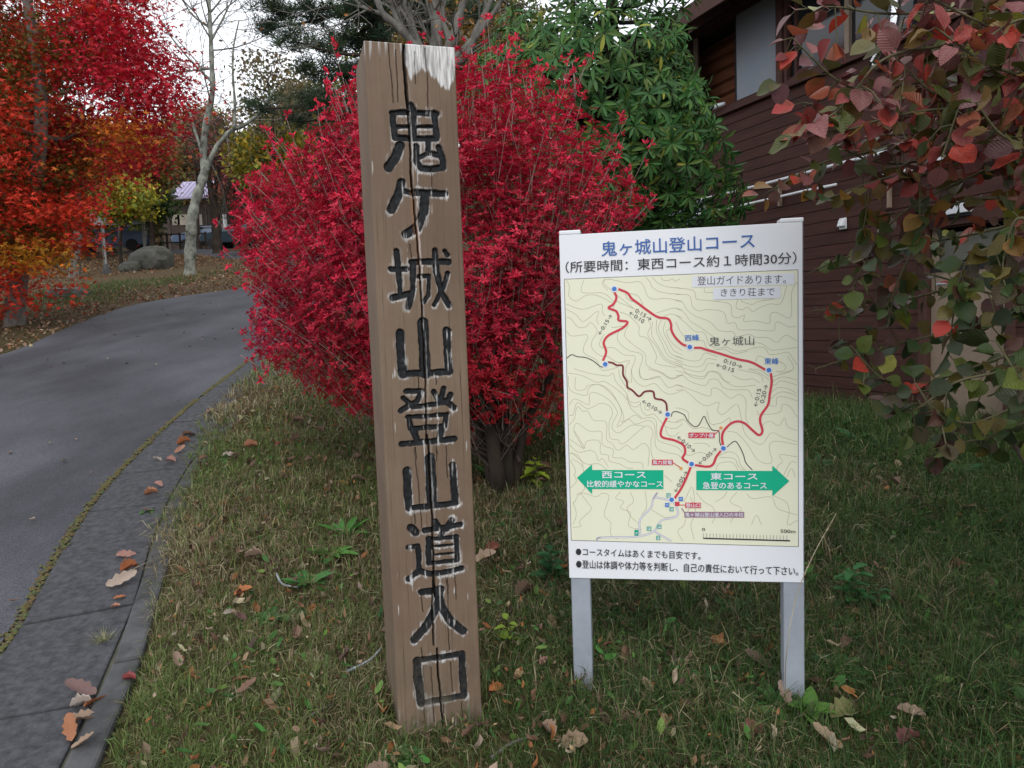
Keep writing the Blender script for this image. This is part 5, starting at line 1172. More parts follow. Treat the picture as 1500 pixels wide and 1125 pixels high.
# grey information board and rail fence
M['grey_board'] = plain('grey_board_paint', (.30, .31, .31), .7, noise=.25, scale=3)
c0, c1 = at(133, 322, 27.5), at(212, 323, 27.5); bz = float(H(c0[0], 27.5))
gb = empty('grey_board', ((c0[0] + c1[0]) / 2, 27.5, bz), 'long grey board on posts behind the small yellow green maple', 'board')
b = MB(); b.box(((c0[0] + c1[0]) / 2, 27.5, c0[2]), c1[0] - c0[0], .06, .42); b.build('panel', M['grey_board'], gb)
b = MB(); cc = at(197, 323, 27.46); b.box((cc[0], 27.46, cc[2]), .7, .02, .26); b.build('dark_plate', plain('blue_grey_plate', (.16, .19, .22), .5), gb)
b = MB(); b.box((cc[0], 27.445, cc[2] + .02), .5, .006, .07); b.build('plate_line', M['dark'], gb)
for xx in (c0[0] + .35, (c0[0] + c1[0]) / 2, c1[0] - .1):
    b = MB(); z_ = float(H(xx, 27.56)); b.box((xx, 27.57, (z_ + c0[2]) / 2 - .1), .08, .08, c0[2] - z_ + .3); b.build('post', M['bark_grey'], gb)
def fence(xa, xb, Yf, hgt, lab, n):
    f = empty('rail_fence', ((xa + xb) / 2, Yf, float(H((xa + xb) / 2, Yf))), lab, 'fence')
    for j in range(n):
        xx = xa + (xb - xa) * j / (n - 1); z_ = float(H(xx, Yf)); b = MB(); b.tube([(xx, Yf, z_ - .1), (xx, Yf, z_ + hgt)], .055, 6); b.build('post', M['bark_dark'], f)
    for hh in (.45, .9):
        b = MB(); b.tube([(xa, Yf - .06, float(H(xa, Yf)) + hgt * hh), (xb, Yf - .06, float(H(xb, Yf)) + hgt * hh)], .04, 6); b.build('rail', M['bark_dark'], f)
fence(at(205, 330, 42)[0], at(300, 330, 42)[0], 42, 1.0, 'dark timber rail fence in front of the lilac roofed hut', 6)
c0 = at(155, 380, 23); z_ = float(H(c0[0], 23))
gp = empty('grey_marker_post', (c0[0], 23, z_), 'thin pale grey post with a cone shaped foot left of the boulder', 'post')
b = MB(); b.tube([(c0[0], 23, z_ - .05), (c0[0], 23, at(152, 328, 23)[2])], .028, 8); b.build('pole', M['grey_board'], gp); b = MB(); b.tube([(c0[0], 23, z_ - .05), (c0[0], 23, z_ + .3)], [.16, .05], 10); b.build('foot', M['kerb'], gp)
c0 = at(329, 318, 40); wpst = MB(); wpst.box((c0[0], 40, at(329, 324, 40)[2]), .18, .12, .75); tag(wpst.build('white_sign_post', M['white_paint']), 'small upright white notice beyond the dark forked tree', 'sign')
c0 = at(112, 400, 22); tree('grey_trunk_tree', 'straight pale grey trunk showing under the right side of the red maple', 'tree', blob(112, 235, 40, 40, seed=31), 22, 1.4, 120, 16, .2, [(.16, .13, .03), (.3, .1, .03)], [(110, 402), (112, 370), (114, 330), (114, 250)], .20, spread=.3, mat='bark_grey', seed=77)
# cars parked beyond the verge
def car(x, Y, rz, paint, lab, s_=1.):
    z_ = float(H(x, Y)); root = empty('parked_car', (x, Y, z_), lab, 'car', 'cars parked beyond the verge', rz)
    Rz = np.array([[math.cos(rz), -math.sin(rz), 0], [math.sin(rz), math.cos(rz), 0], [0, 0, 1]])
    def T(P): return np.array(P) @ Rz.T * s_ + [x, Y, z_]
    prof = [(-2.0, .35), (-2.05, .75), (-1.9, .95), (-1.2, 1.02), (-.65, 1.42), (.9, 1.46), (1.55, 1.05), (1.98, .92), (2.05, .6), (2.0, .3)]
    b = MB(); k = len(prof); inner = [(p, q_ ) for p, q_ in prof]
    V = [(p, -.82, q_) for p, q_ in prof] + [(p, .82, q_) for p, q_ in prof]
    for i_ in (3, 4, 5, 6):
        if i_ in (4, 5): V[i_] = (prof[i_][0], -.62, prof[i_][1]); V[i_ + k] = (prof[i_][0], .62, prof[i_][1])
    me = bpy.data.meshes.new('body'); me.from_pydata([tuple(v) for v in T(V)], [], [list(range(k))[::-1], list(range(k, 2 * k))] + [[i_, (i_ + 1) % k, (i_ + 1) % k + k, i_ + k] for i_ in range(k)]); me.update()
    o = link('body', me, root, paint); bevel(o, .05, 3)
    for sy in (-1, 1):
        b = MB(); y0, y1 = sy * .80, sy * .655; b.hexa([T([(-1.05, y0, 1.02)])[0], T([(1.3, y0, 1.05)])[0], T([(1.3, y0 + sy * .012, 1.05)])[0], T([(-1.05, y0 + sy * .012, 1.02)])[0], T([(-.62, y1, 1.36)])[0], T([(.85, y1, 1.39)])[0], T([(.85, y1 + sy * .012, 1.39)])[0], T([(-.62, y1 + sy * .012, 1.36)])[0]]); b.build('side_window', M['glass'], root)
        for sx_ in (-1.25, 1.3):
            b = MB(); b.tube([T([(sx_, sy * .66, .31)])[0], T([(sx_, sy * .85, .31)])[0]], .31 * s_, 16); b.build('wheel', M['dark'], root)
        b = MB(); b.box(T([(-2.02, sy * .6, .72)])[0], .06, .3, .14, Rz); b.build('headlight', M['white_paint'], root)
    b = MB(); b.hexa([T([(-1.25, -.7, 1.03)])[0], T([(-1.25, .7, 1.03)])[0], T([(-1.22, .7, 1.05)])[0], T([(-1.22, -.7, 1.05)])[0], T([(-.70, -.58, 1.41)])[0], T([(-.70, .58, 1.41)])[0], T([(-.67, .58, 1.43)])[0], T([(-.67, -.58, 1.43)])[0]]); b.build('windscreen', M['glass'], root)
M['car_blue'] = plain('grey_blue_car_paint', (.10, .14, .22), .3, spec=.6); M['car_dark'] = plain('dark_car_paint', (.03, .05, .07), .3, spec=.6)
c0 = at(306, 342, 47); car(c0[0], 47, .15, M['car_blue'], 'grey blue car parked left of the dark forked trunk')
c0 = at(348, 342, 46); car(c0[0], 46, .0, M['car_dark'], 'dark blue car parked between the forked trunk and the red bush')
c0 = at(160, 340, 40); car(c0[0], 40, .2, M['car_blue'], 'pale blue car parked under the grey board at left')

def px_of(P):
    c = (P - CP) @ RC; return 750 + FOC * c[:, 0] / -c[:, 2], 562.5 - FOC * c[:, 1] / -c[:, 2]
# ------------------------------------------------------------------ viburnum at the right edge: large round leaves
vb = empty('viburnum_shrub', (1.9, 1.75, float(H(1.9, 1.75))), 'near shrub with large round pink, purple and green leaves hanging in at the right edge', 'shrub')
VV = mesh_variants('leaf', M['leaf_obj'], 6, L_=1., W_=lambda k: .42 + .02 * (k % 3), nx=2, ny=5, fold=lambda k: .1 + .08 * (k % 3), curl=lambda k: -.18 + .14 * k, shape='ovate', wave=.12)
TW = [  # twigs as photo points with distances: start, ..., tip
 ([(1620, 60), (1500, 95), (1400, 110), (1290, 130), (1230, 120), (1160, 55)], 1.9, 1.75), ([(1620, -20), (1520, 10), (1400, 15), (1300, 20), (1220, 10), (1165, 15)], 1.9, 1.8),
 ([(1600, 140), (1480, 150), (1370, 190), (1280, 220), (1200, 240), (1120, 285)], 1.8, 1.85), ([(1620, 200), (1500, 230), (1420, 260), (1340, 300), (1290, 345), (1250, 420)], 1.8, 1.9),
 ([(1600, 60), (1460, 60), (1360, 70), (1290, 90), (1230, 160), (1190, 180)], 1.7, 1.6), ([(1610, 250), (1500, 180), (1400, 160), (1310, 170), (1240, 190), (1165, 195)], 1.65, 1.6),
 ([(1620, 330), (1520, 300), (1450, 290), (1380, 310), (1320, 400), (1300, 480)], 1.7, 1.9), ([(1640, 420), (1560, 400), (1480, 360), (1420, 380), (1400, 440), (1390, 520)], 1.6, 1.7),
 ([(1640, 520), (1560, 500), (1480, 540), (1400, 560), (1340, 600), (1300, 590)], 1.6, 1.7), ([(1640, 560), (1560, 570), (1480, 600), (1420, 620), (1370, 600), (1340, 560)], 1.5, 1.6),
 ([(1600, 470), (1500, 450), (1420, 480), (1330, 500), (1260, 520), (1195, 540)], 1.9, 2.1), ([(1600, 380), (1500, 390), (1400, 420), (1320, 440), (1250, 450), (1190, 455)], 2.0, 2.2),
 ([(1600, 300), (1480, 330), (1390, 350), (1300, 360), (1230, 380), (1185, 400)], 2.1, 2.25), ([(1600, 100), (1500, 60), (1430, 30), (1350, -10)], 1.6, 1.6), ([(1600, 160), (1520, 120), (1440, 90), (1370, 40)], 1.5, 1.45),
 ([(1640, 620), (1560, 600), (1500, 560), (1460, 500)], 1.4, 1.45), ([(1620, 240), (1540, 220), (1470, 200), (1430, 150)], 1.45, 1.4), ([(1600, 590), (1500, 620), (1450, 640), (1400, 650)], 1.6, 1.75),
 ([(1600, 560), (1500, 520), (1420, 540), (1360, 560), (1300, 560), (1240, 500)], 1.8, 1.95), ([(1600, 20), (1500, 140), (1440, 210), (1380, 250), (1300, 260), (1215, 290)], 1.75, 1.8),
 ([(1600, 10), (1480, 45), (1390, 60), (1310, 120), (1260, 150)], 1.75, 1.8), ([(1620, 180), (1530, 160), (1440, 170), (1360, 130), (1290, 60)], 1.6, 1.7), ([(1620, 90), (1540, 90), (1480, 110), (1420, 130), (1380, 230)], 1.5, 1.5), ([(1620, 280), (1530, 260), (1440, 240), (1350, 200), (1270, 200)], 1.85, 1.9), ([(1620, -40), (1560, 20), (1490, 30), (1440, 60)], 1.5, 1.45), ([(1640, 480), (1540, 450), (1450, 430), (1350, 400), (1290, 420)], 1.75, 1.95),
 ([(1640, 350), (1540, 340), (1490, 320), (1470, 380)], 1.35, 1.4), ([(1600, 120), (1500, 180), (1400, 220), (1310, 240), (1230, 215), (1175, 150)], 1.95, 1.9),
]
b = MB(); LFS = []
for k, (pts, Ya, Yb) in enumerate(TW):
    rr = random.Random(k + 5); Ys = list(np.linspace(Ya, Yb, len(pts))); q = catmull(pixline(pts, Ys), 5)
    b.tube(q, np.linspace(.0048, .0018, len(q)), 5, cap=False)
    Lq = np.concatenate([[0], np.cumsum(np.linalg.norm(np.diff(q, axis=0), axis=1))]); s_ = Lq[-1]; side_ = 1
    while s_ > .05:
        j = np.searchsorted(Lq, s_) - 1; j = max(0, min(j, len(q) - 2)); p = q[j] + (q[j + 1] - q[j]) * ((s_ - Lq[j]) / (Lq[j + 1] - Lq[j])); d = q[j + 1] - q[j]; d /= np.linalg.norm(d)
        perp = np.cross(d, [0, rr.uniform(-.4, .4), 1]); perp /= np.linalg.norm(perp)
        if rr.random() < .35: perp = np.cross(d, perp)
        for sg in (1, -1):
            if rr.random() < .12: continue
            ld = d * rr.uniform(.3, .9) + perp * sg * rr.uniform(.6, 1.1) + np.array([0, -.1, -.35 * rr.uniform(.2, 1.6)]); ld /= np.linalg.norm(ld)
            nm_ = np.array([rr.gauss(0, .6), -rr.uniform(-.1, 1.0), rr.uniform(.1, 1.1)])
            e = p + ld * rr.uniform(.008, .02); LFS.append((e, ld, nm_, rr.uniform(.032, .060)))
            b.tube([p, e + ld * .004], .0011, 3, cap=False)
        s_ -= rr.uniform(.018, .036)
        if rr.random() < .30:                       # short side shoot with a pair at its end
            e = p + perp * rr.uniform(-.09, .09) + np.array([0, 0, rr.uniform(-.1, .04)]); 
            ex_, ey_ = px_of(np.array([e]))
            if ex_[0] < 1220 and ey_[0] > 285: continue
            b.tube([p, (p + e) / 2 + [0, 0, .01], e], .0016, 4, cap=False)
            for m_ in range(3):
                ld = (e - p) / (np.linalg.norm(e - p) + 1e-6) + np.array([rr.gauss(0, .7), rr.gauss(0, .5), rr.gauss(-.3, .5)]); LFS.append((e, ld, np.array([rr.gauss(0, .5), -rr.uniform(.2, 1), rr.uniform(0, 1)]), rr.uniform(.030, .055)))
b.build('twigs', M['twig_green'], vb, True)
b = MB(); vz = float(H(1.9, 1.75))
for (pts, r) in (([(1.9, 1.75, vz - .1), (1.85, 1.7, vz + .5), (1.75, 1.75, vz + 1.1), (1.6, 1.7, 2.1)], .018), ([(1.92, 1.7, vz - .1), (2.0, 1.6, vz + .7), (1.8, 1.6, 1.8), (1.5, 1.55, 2.4)], .016), ([(1.88, 1.8, vz - .1), (1.7, 1.8, vz + .4), (1.55, 1.75, vz + .8), (1.5, 1.7, 1.6)], .013), ([(1.95, 1.75, vz - .1), (1.9, 1.5, 1.0), (1.7, 1.4, 1.5)], .014), ([(1.9, 1.78, vz), (1.68, 1.6, vz + .35), (1.36, 1.62, vz + .62), (1.15, 1.7, vz + 1.0)], .010)):
    b.tube(catmull(pts, 5), np.linspace(r, r * .5, len(catmull(pts, 5))), 7, cap=False)
b.build('stems', M['twig_dark'], vb, True)
LP = np.array([l[0] for l in LFS]); lx, ly = px_of(LP)
keep = (lx < 1590) & (ly > -120) & (ly < 690) & ~((lx < 1215) & (ly > 292)) & ~((lx < 1150) & (ly > 240) & (lx < 1080)); idx = np.where(keep)[0]
vis = (lx < 1510) & (ly > -15) & (ly < 680)
idx = sorted(idx, key=lambda k: (not vis[k], LP[k, 1]))
MI = world_of(vb).inverted(); pal = {'top': [(.26, .05, .05), (.22, .07, .075), (.17, .08, .09), (.28, .07, .035), (.13, .045, .04), (.17, .10, .03), (.07, .08, .02), (.24, .09, .09), (.34, .045, .04), (.10, .09, .03)],
 'mid': [(.10, .08, .02), (.20, .10, .02), (.05, .07, .02), (.10, .04, .03), (.20, .05, .03), (.045, .06, .02)], 'low': [(.035, .065, .018), (.05, .085, .02), (.03, .045, .02), (.09, .12, .02), (.06, .045, .025), (.11, .085, .02), (.08, .035, .03)]}
rest = []
rv = random.Random(12)
for n_, k in enumerate(idx):
    e, ld, nm_, sz = LFS[k]; yy = ly[k] + rv.gauss(0, 40)
    c = rv.choice(pal['top'] if yy < 250 else pal['mid'] if yy < 350 else pal['low']); f_ = rv.uniform(.75, 1.25); c = [min(1, a * f_) for a in c]
    if rv.random() < .05: c = [.42, .045, .03] if rv.random() < .6 else [.24, .24, .04]
    Rm = rot_from(np.array([ld]), np.array([nm_]))[0]
    if n_ < 300: place(VV[n_ % 6], vb, e, Rm, sz, c, Minv=MI)
    else: rest.append((e, Rm, sz, c))
rq = np.random.default_rng(77)
for k in range(9000):  # unseen outer leaves of the shrub, added to shade the right side
    v = rq.normal(size=3); v /= np.linalg.norm(v); v *= rq.random() ** .4; p = np.array([3.1, 1.7, 2.3]) + v * [1.9, 2.4, 1.75]
    xx, yy = px_of(p[None])
    if p[2] < float(H(p[0], p[1])) + .15 or (p[1] > .2 and xx[0] < 1560 and yy[0] > -160): continue
    c = pal['top'][rq.integers(10)] if p[2] > 1.9 else pal['low'][rq.integers(7)]
    rest.append((p, rot_from(rq.normal(size=(1, 3)) + [[0, 0, -.4]], rq.normal(size=(1, 3)) * .5 + [[0, -.4, .7]])[0], rq.uniform(.05, .085), c))
if rest:
    v0, f0 = leaf_mesh('l', W_=.43, nx=1, ny=4, fold=.15, curl=.12, shape='ovate')
    v_, f_, c_ = scatter(v0, [f0], np.array([r[0] for r in rest]), np.array([r[1] for r in rest]), np.array([r[2] for r in rest]), np.array([r[3] for r in rest]))
    o = link('foliage', npmesh('foliage', v_, f_, True, c_), vb, leafmat('viburnum_foliage', trans=.22, rough=.42, mottled=.6, scale=34, mcol=(.05, .045, .008))); o['kind'] = 'stuff'
print('viburnum leaves', len(idx), vis.sum())


# ------------------------------------------------------------------ grass, litter, weeds, fallen leaves
def ground_at(px, py):
    d = ray(px, py); t = .5
    for k in range(4000):
        p = CP + d * t
        if p[2] < float(H(p[0], p[1])): break
        t += .02 if t < 8 else .1
    return p
def in_post(x, y, m=.0):
    q = np.stack([x - PO[0], y - PO[1]], -1); a = q @ pdx[:2]; b_ = -(q @ pout[:2])
    return (a > -m) & (a < PW + m) & (b_ > -m) & (b_ < PD + m)
def blades(n, x0, x1, y0, y1, h0, h1, wd, seed, cols, per=16, crad=.022, flat_=.3, hscale=None):
    r_ = np.random.default_rng(seed); nc = n // per
    cx = r_.uniform(x0, x1, nc); cy = r_.uniform(y0, y1, nc)
    k = (cx > grass_x(cy) - .04 + .06 * np.abs(snoise(np.stack([cx, cy, 0 * cx], 1), 6, 2))) & ~in_post(cx, cy, .01); cx = cx[k]; cy = cy[k]
    Pc = np.stack([cx, cy, 0 * cx], 1); cs = np.clip(1 + .35 * snoise(Pc, 3.5, 12) + .3 * snoise(Pc, 11, 13) + r_.normal(size=len(cx)) * .25, .35, 2.2)
    x = np.repeat(cx, per); y = np.repeat(cy, per); cs = np.repeat(cs, per); n = len(x); cid = np.repeat(np.arange(len(cx)), per)
    a = r_.uniform(0, 2 * PI, n); rr = crad * np.sqrt(r_.random(n)) * (.6 + .8 * cs); x = x + np.cos(a) * rr; y = y + np.sin(a) * rr
    k = ~in_post(x, y); x, y, cs, a, rr, cid = x[k], y[k], cs[k], a[k], rr[k], cid[k]; n = len(x)
    P = np.stack([x, y, H(x, y)], 1); h = r_.uniform(h0, h1, n) * cs
    if hscale is not None: h = h * hscale(P)
    a = a + r_.normal(size=n) * .6; lean = np.clip(.25 + .75 * rr / (crad * 1.2) + r_.normal(size=n) * .3, .05, 1.7); lean = np.where(r_.random(n) < flat_, r_.uniform(1.0, 1.65, n), lean)
    dr = np.stack([np.cos(a), np.sin(a), 0 * a], 1); sd = np.stack([-np.sin(a), np.cos(a), 0 * a], 1)
    sd = sd * .8 + r_.normal(size=(n, 3)) * .3; z_ = np.array([0, 0, 1.])
    m = P + (dr * np.sin(lean * .55)[:, None] + z_ * np.cos(lean * .55)[:, None]) * (h * .55)[:, None]
    t = m + (dr * np.sin(lean * 1.35)[:, None] + z_ * np.maximum(np.cos(lean * 1.35), -.25)[:, None]) * (h * .5)[:, None]
    w_ = (wd * r_.uniform(.6, 1.3, n))[:, None]; P = P - z_ * .008
    V = np.stack([P - sd * w_ / 2, P + sd * w_ / 2, m + sd * w_ * .42, m - sd * w_ * .42, t], 1).reshape(-1, 3)
    b0 = np.arange(n)[:, None] * 5
    return V, b0 + [0, 1, 2, 3], b0 + [3, 2, 4], np.repeat(cols(P, r_, lean, cid), 5, 0)
def gcols(P, r_, lean, cid):
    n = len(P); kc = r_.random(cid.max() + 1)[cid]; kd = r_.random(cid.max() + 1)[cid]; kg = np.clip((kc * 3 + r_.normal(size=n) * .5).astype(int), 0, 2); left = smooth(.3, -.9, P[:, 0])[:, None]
    g = np.array([(.055, .120, .030), (.090, .145, .038), (.038, .078, .024)])[kg] * (1 - left) + np.array([(.125, .185, .046), (.180, .210, .075), (.085, .140, .036)])[kg] * left  # greens darker towards the right: shade painted into the blade colours
    st = np.array([(.30, .25, .14), (.22, .17, .09), (.36, .32, .20), (.13, .09, .055)])[r_.integers(0, 4, n)]
    dry = snoise(P, 2.2, 88) * .38 + snoise(P, 8, 89) * .15 + r_.random(n) * .75 + kd * .4 + .3 * (lean > 1.1)
    m = dry > .84 + .12 * smooth(0, 1, P[:, 0]); g[m] = st[m]
    return g * r_.uniform(.7, 1.3, (n, 1))
parts = []
tallr = lambda P: 1 + .75 * smooth(-.3, 1.2, P[:, 0]) + .8 * smooth(4.5, 7.5, P[:, 1]) * smooth(.6, 2, P[:, 0])
for args in ((130000, -1.5, 2.6, 1.25, 3.0, .03, .085, .0027, 1, 15, .020), (130000, -2.6, 4.2, 3.0, 5.2, .035, .095, .0040, 2, 14, .028), (90000, -3.2, 5.4, 5.2, 9.2, .04, .12, .0065, 3, 12, .04)):
    n, x0, x1, y0, y1, h0, h1, wd_b, sd_, per, cr = args
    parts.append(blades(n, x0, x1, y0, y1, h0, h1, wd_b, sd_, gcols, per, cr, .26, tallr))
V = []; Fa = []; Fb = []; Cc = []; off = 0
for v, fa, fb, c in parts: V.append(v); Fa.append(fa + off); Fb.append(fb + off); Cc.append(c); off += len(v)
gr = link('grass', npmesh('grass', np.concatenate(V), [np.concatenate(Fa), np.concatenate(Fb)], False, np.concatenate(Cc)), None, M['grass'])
tag(gr, 'mixed green and straw coloured grass on the bank round the post and sign', 'grass', kind='stuff')
# small leaf crumbs in the grass and broad weed leaves
CUP = [(0, -.5, .12), (.42, -.1, .1), (.30, .35, .0), (0, .55, .16), (-.34, .3, .02), (-.42, -.15, .14), (0, 0, -.05)]
CUPF = [[[6, k, (k + 1) % 6] for k in range(6)]]
n = 19000; x = rng.uniform(-2.6, 4.6, n); y = 1.3 + 7.5 * rng.random(n) ** 1.5; k = (x > grass_x(y) + .03) & ~in_post(x, y, .02); x = x[k]; y = y[k]; n = len(x)
P = np.stack([x, y, H(x, y) + rng.uniform(.01, .05, n)], 1)
c = jitter_cols([(.20, .12, .07), (.13, .08, .05), (.28, .20, .13), (.30, .13, .05), (.10, .06, .045), (.34, .28, .2)], n, 5)
nr_ = rng.normal(size=(n, 3)) * .5 + [0, 0, 1]; s_ = rng.uniform(.008, .022, n) + .022 * (rng.random(n) < .16)
v_, f_, c_ = scatter(CUP, CUPF, P, rot_from(rng.normal(size=(n, 3)), nr_), np.stack([s_ * rng.uniform(.4, 1, n), s_ * 1.4, s_ * 2], 1), c)
tag(link('leaf_litter', npmesh('leaf_litter', v_, f_, False, c_), None, M['litter']), 'brown leaf crumbs caught in the grass', 'leaf litter', kind='stuff')
n = 7500; x = rng.uniform(-1.9, 4.6, n); y = 1.3 + 7 * rng.random(n) ** 1.4; k = (x > grass_x(y) + .15) & ~in_post(x, y, .03); x = x[k]; y = y[k]
P = np.stack([x, y, H(x, y)], 1); k = snoise(P, 3.3, 55) + .45 * smooth(0, 1.5, x) + rng.normal(size=len(x)) * .25 > .22; P = P[k]; n = len(P); P[:, 2] += rng.uniform(.02, .065, n)
c = jitter_cols([(.06, .16, .035), (.08, .20, .045), (.14, .22, .05), (.05, .12, .035)], n, 6)
s_ = rng.uniform(.012, .040, n) * (1 + .35 * smooth(0, 1.2, P[:, 0]))
v_, f_, c_ = scatter(CUP, CUPF, P, rot_from(rng.normal(size=(n, 3)), rng.normal(size=(n, 3)) * .45 + [0, 0, 1]), np.stack([s_ * .7, s_ * 1.3, s_], 1), c)
tag(link('ground_cover', npmesh('ground_cover', v_, f_, False, c_), None, M['grass']), 'small green weed leaves spread through the grass', 'weeds', kind='stuff')
# verge litter beyond the lane
def edge_left(y): return np.interp(y, LE[:, 1], LE[:, 0])
n = 46000; y = 8 + 30 * rng.random(n) ** 1.2; x = rng.uniform(-24, 0, n); k = (x < edge_left(y) + .06 * rng.normal(size=n) - .02 + .25 * (rng.random(n) < .05)) & (x > edge_left(y) - 9 - .3 * y); x = x[k]; y = y[k]; n = len(x)
P = np.stack([x, y, H(x, y) + rng.uniform(.0, .03, n)], 1)
edge_d = edge_left(y) - x; k = (snoise(P, 1.1, 4) + 1.2 * smooth(2.2, .2, edge_d) + rng.uniform(-.5, .5, n) > -.25); P = P[k]; n = len(P)
c = jitter_cols([(.24, .15, .085), (.18, .115, .07), (.33, .24, .16), (.24, .11, .055), (.12, .08, .05)], n, 7)
s_ = rng.uniform(.03, .07, n) * (1 + .02 * P[:, 1])
v_, f_, c_ = scatter(CUP, CUPF, P, rot_from(rng.normal(size=(n, 3)), rng.normal(size=(n, 3)) * .4 + [0, 0, 1]), np.stack([s_ * .7, s_, s_ * 1.2], 1), c)
tag(link('fallen_leaf_carpet', npmesh('fallen_leaf_carpet', v_, f_, False, c_), None, M['litter']), 'carpet of brown fallen leaves on the verge along the far side of the lane', 'leaf litter', kind='stuff')
n = 26000; y = rng.uniform(9, 25, n); x = rng.uniform(-16, -5, n); k = x < edge_left(y) - .5; x = x[k]; y = y[k]; P = np.stack([x, y, H(x, y)], 1); k = snoise(P, .8, 24) + .9 * np.exp(-((x + 9.3) / 2.4) ** 2 - ((y - 16) / 3.5) ** 2) + rng.uniform(-.3, .3, len(x)) > .45; P = P[k]; n = len(P)
c = jitter_cols([(.08, .12, .03), (.11, .13, .04), (.06, .10, .03)], n, 9)
d = rng.normal(size=(n, 3)) * .5 + [0, 0, 1]
v_, f_, c_ = scatter([(-.5, 0, 0), (.5, 0, 0), (0, 1, 0)], [[[0, 1, 2]]], P, rot_from(d, rng.normal(size=(n, 3))), np.stack([np.full(n, .022), rng.uniform(.06, .16, n), np.ones(n)], 1), c)
tag(link('verge_grass', npmesh('verge_grass', v_, f_, False, c_), None, M['grass']), 'thin green grass patches on the leaf covered verge', 'grass', kind='stuff')
n = 150; y = rng.uniform(2, 15, n); t = rng.random(n); x = edge_left(y) * (1 - t) + seam_x(y) * t; P = np.stack([x, y, slope_plane(y) + .022], 1)
s_ = rng.uniform(.015, .05, n)
v_, f_, c_ = scatter(CUP, CUPF, P, rot_from(rng.normal(size=(n, 3)) * [1, 1, .1], rng.normal(size=(n, 3)) * .15 + [0, 0, 1]), np.stack([s_ * .6, s_, s_], 1), jitter_cols([(.25, .14, .08), (.12, .07, .05), (.4, .3, .2)], n, 10))
tag(link('scattered_leaves', npmesh('scattered_leaves', v_, f_, False, c_), None, M['litter']), 'tiny dry leaves strewn over the asphalt lane', 'leaf litter', kind='stuff')

FL = mesh_variants('fallen_leaf', M['leaf_dead'], 5, L_=1., W_=lambda k: .26 + .05 * (k % 3), nx=2, ny=8, fold=lambda k: .3 + .25 * (k % 3), curl=lambda k: -.45 + .22 * k, shape='lobed', wave=.16)
def fallen(px, py, L_, col, lab, ang, group=None, lift=.010, vi=None, P=None, tilt=.35):
    p = ground_at(px, py) if P is None else P
    if p[0] < grass_x(p[1]): p[2] = float(slope_plane(p[1])) + .008
    if p[0] > grass_x(p[1]): lift += .028
    rr = random.Random(px * 7 + py); a = ang if ang is not None else rr.uniform(0, 6.28)
    d = np.array([math.cos(a), math.sin(a), rr.uniform(-.1, .25)]); nn = np.array([rr.gauss(0, tilt), rr.gauss(0, tilt) - .15, 1.])
    Rm = rot_from(d[None], nn[None])[0]; me = FL[rr.randrange(5) if vi is None else vi]
    L_ *= .86; col = tuple(c * .8 + .03 for c in col)
    o = bpy.data.objects.new('fallen_leaf', me); COL.objects.link(o)
    M4 = np.eye(4); M4[:3, :3] = Rm * L_; M4[:3, 3] = p + [0, 0, lift] - Rm[:, 1] * L_ * .5
    o.matrix_world = Matrix(M4.tolist()); o.color = (*col, 1)
    tag(o, lab, 'leaf', group); return o
G1 = 'fallen leaves on the gutter slabs'; G2 = 'fallen leaves in the grass'
TAN, ORG, PUR, PAL, BRN, REDL, PNK = (.36, .24, .16), (.42, .13, .035), (.20, .11, .10), (.52, .44, .38), (.16, .085, .05), (.34, .05, .05), (.40, .20, .16)
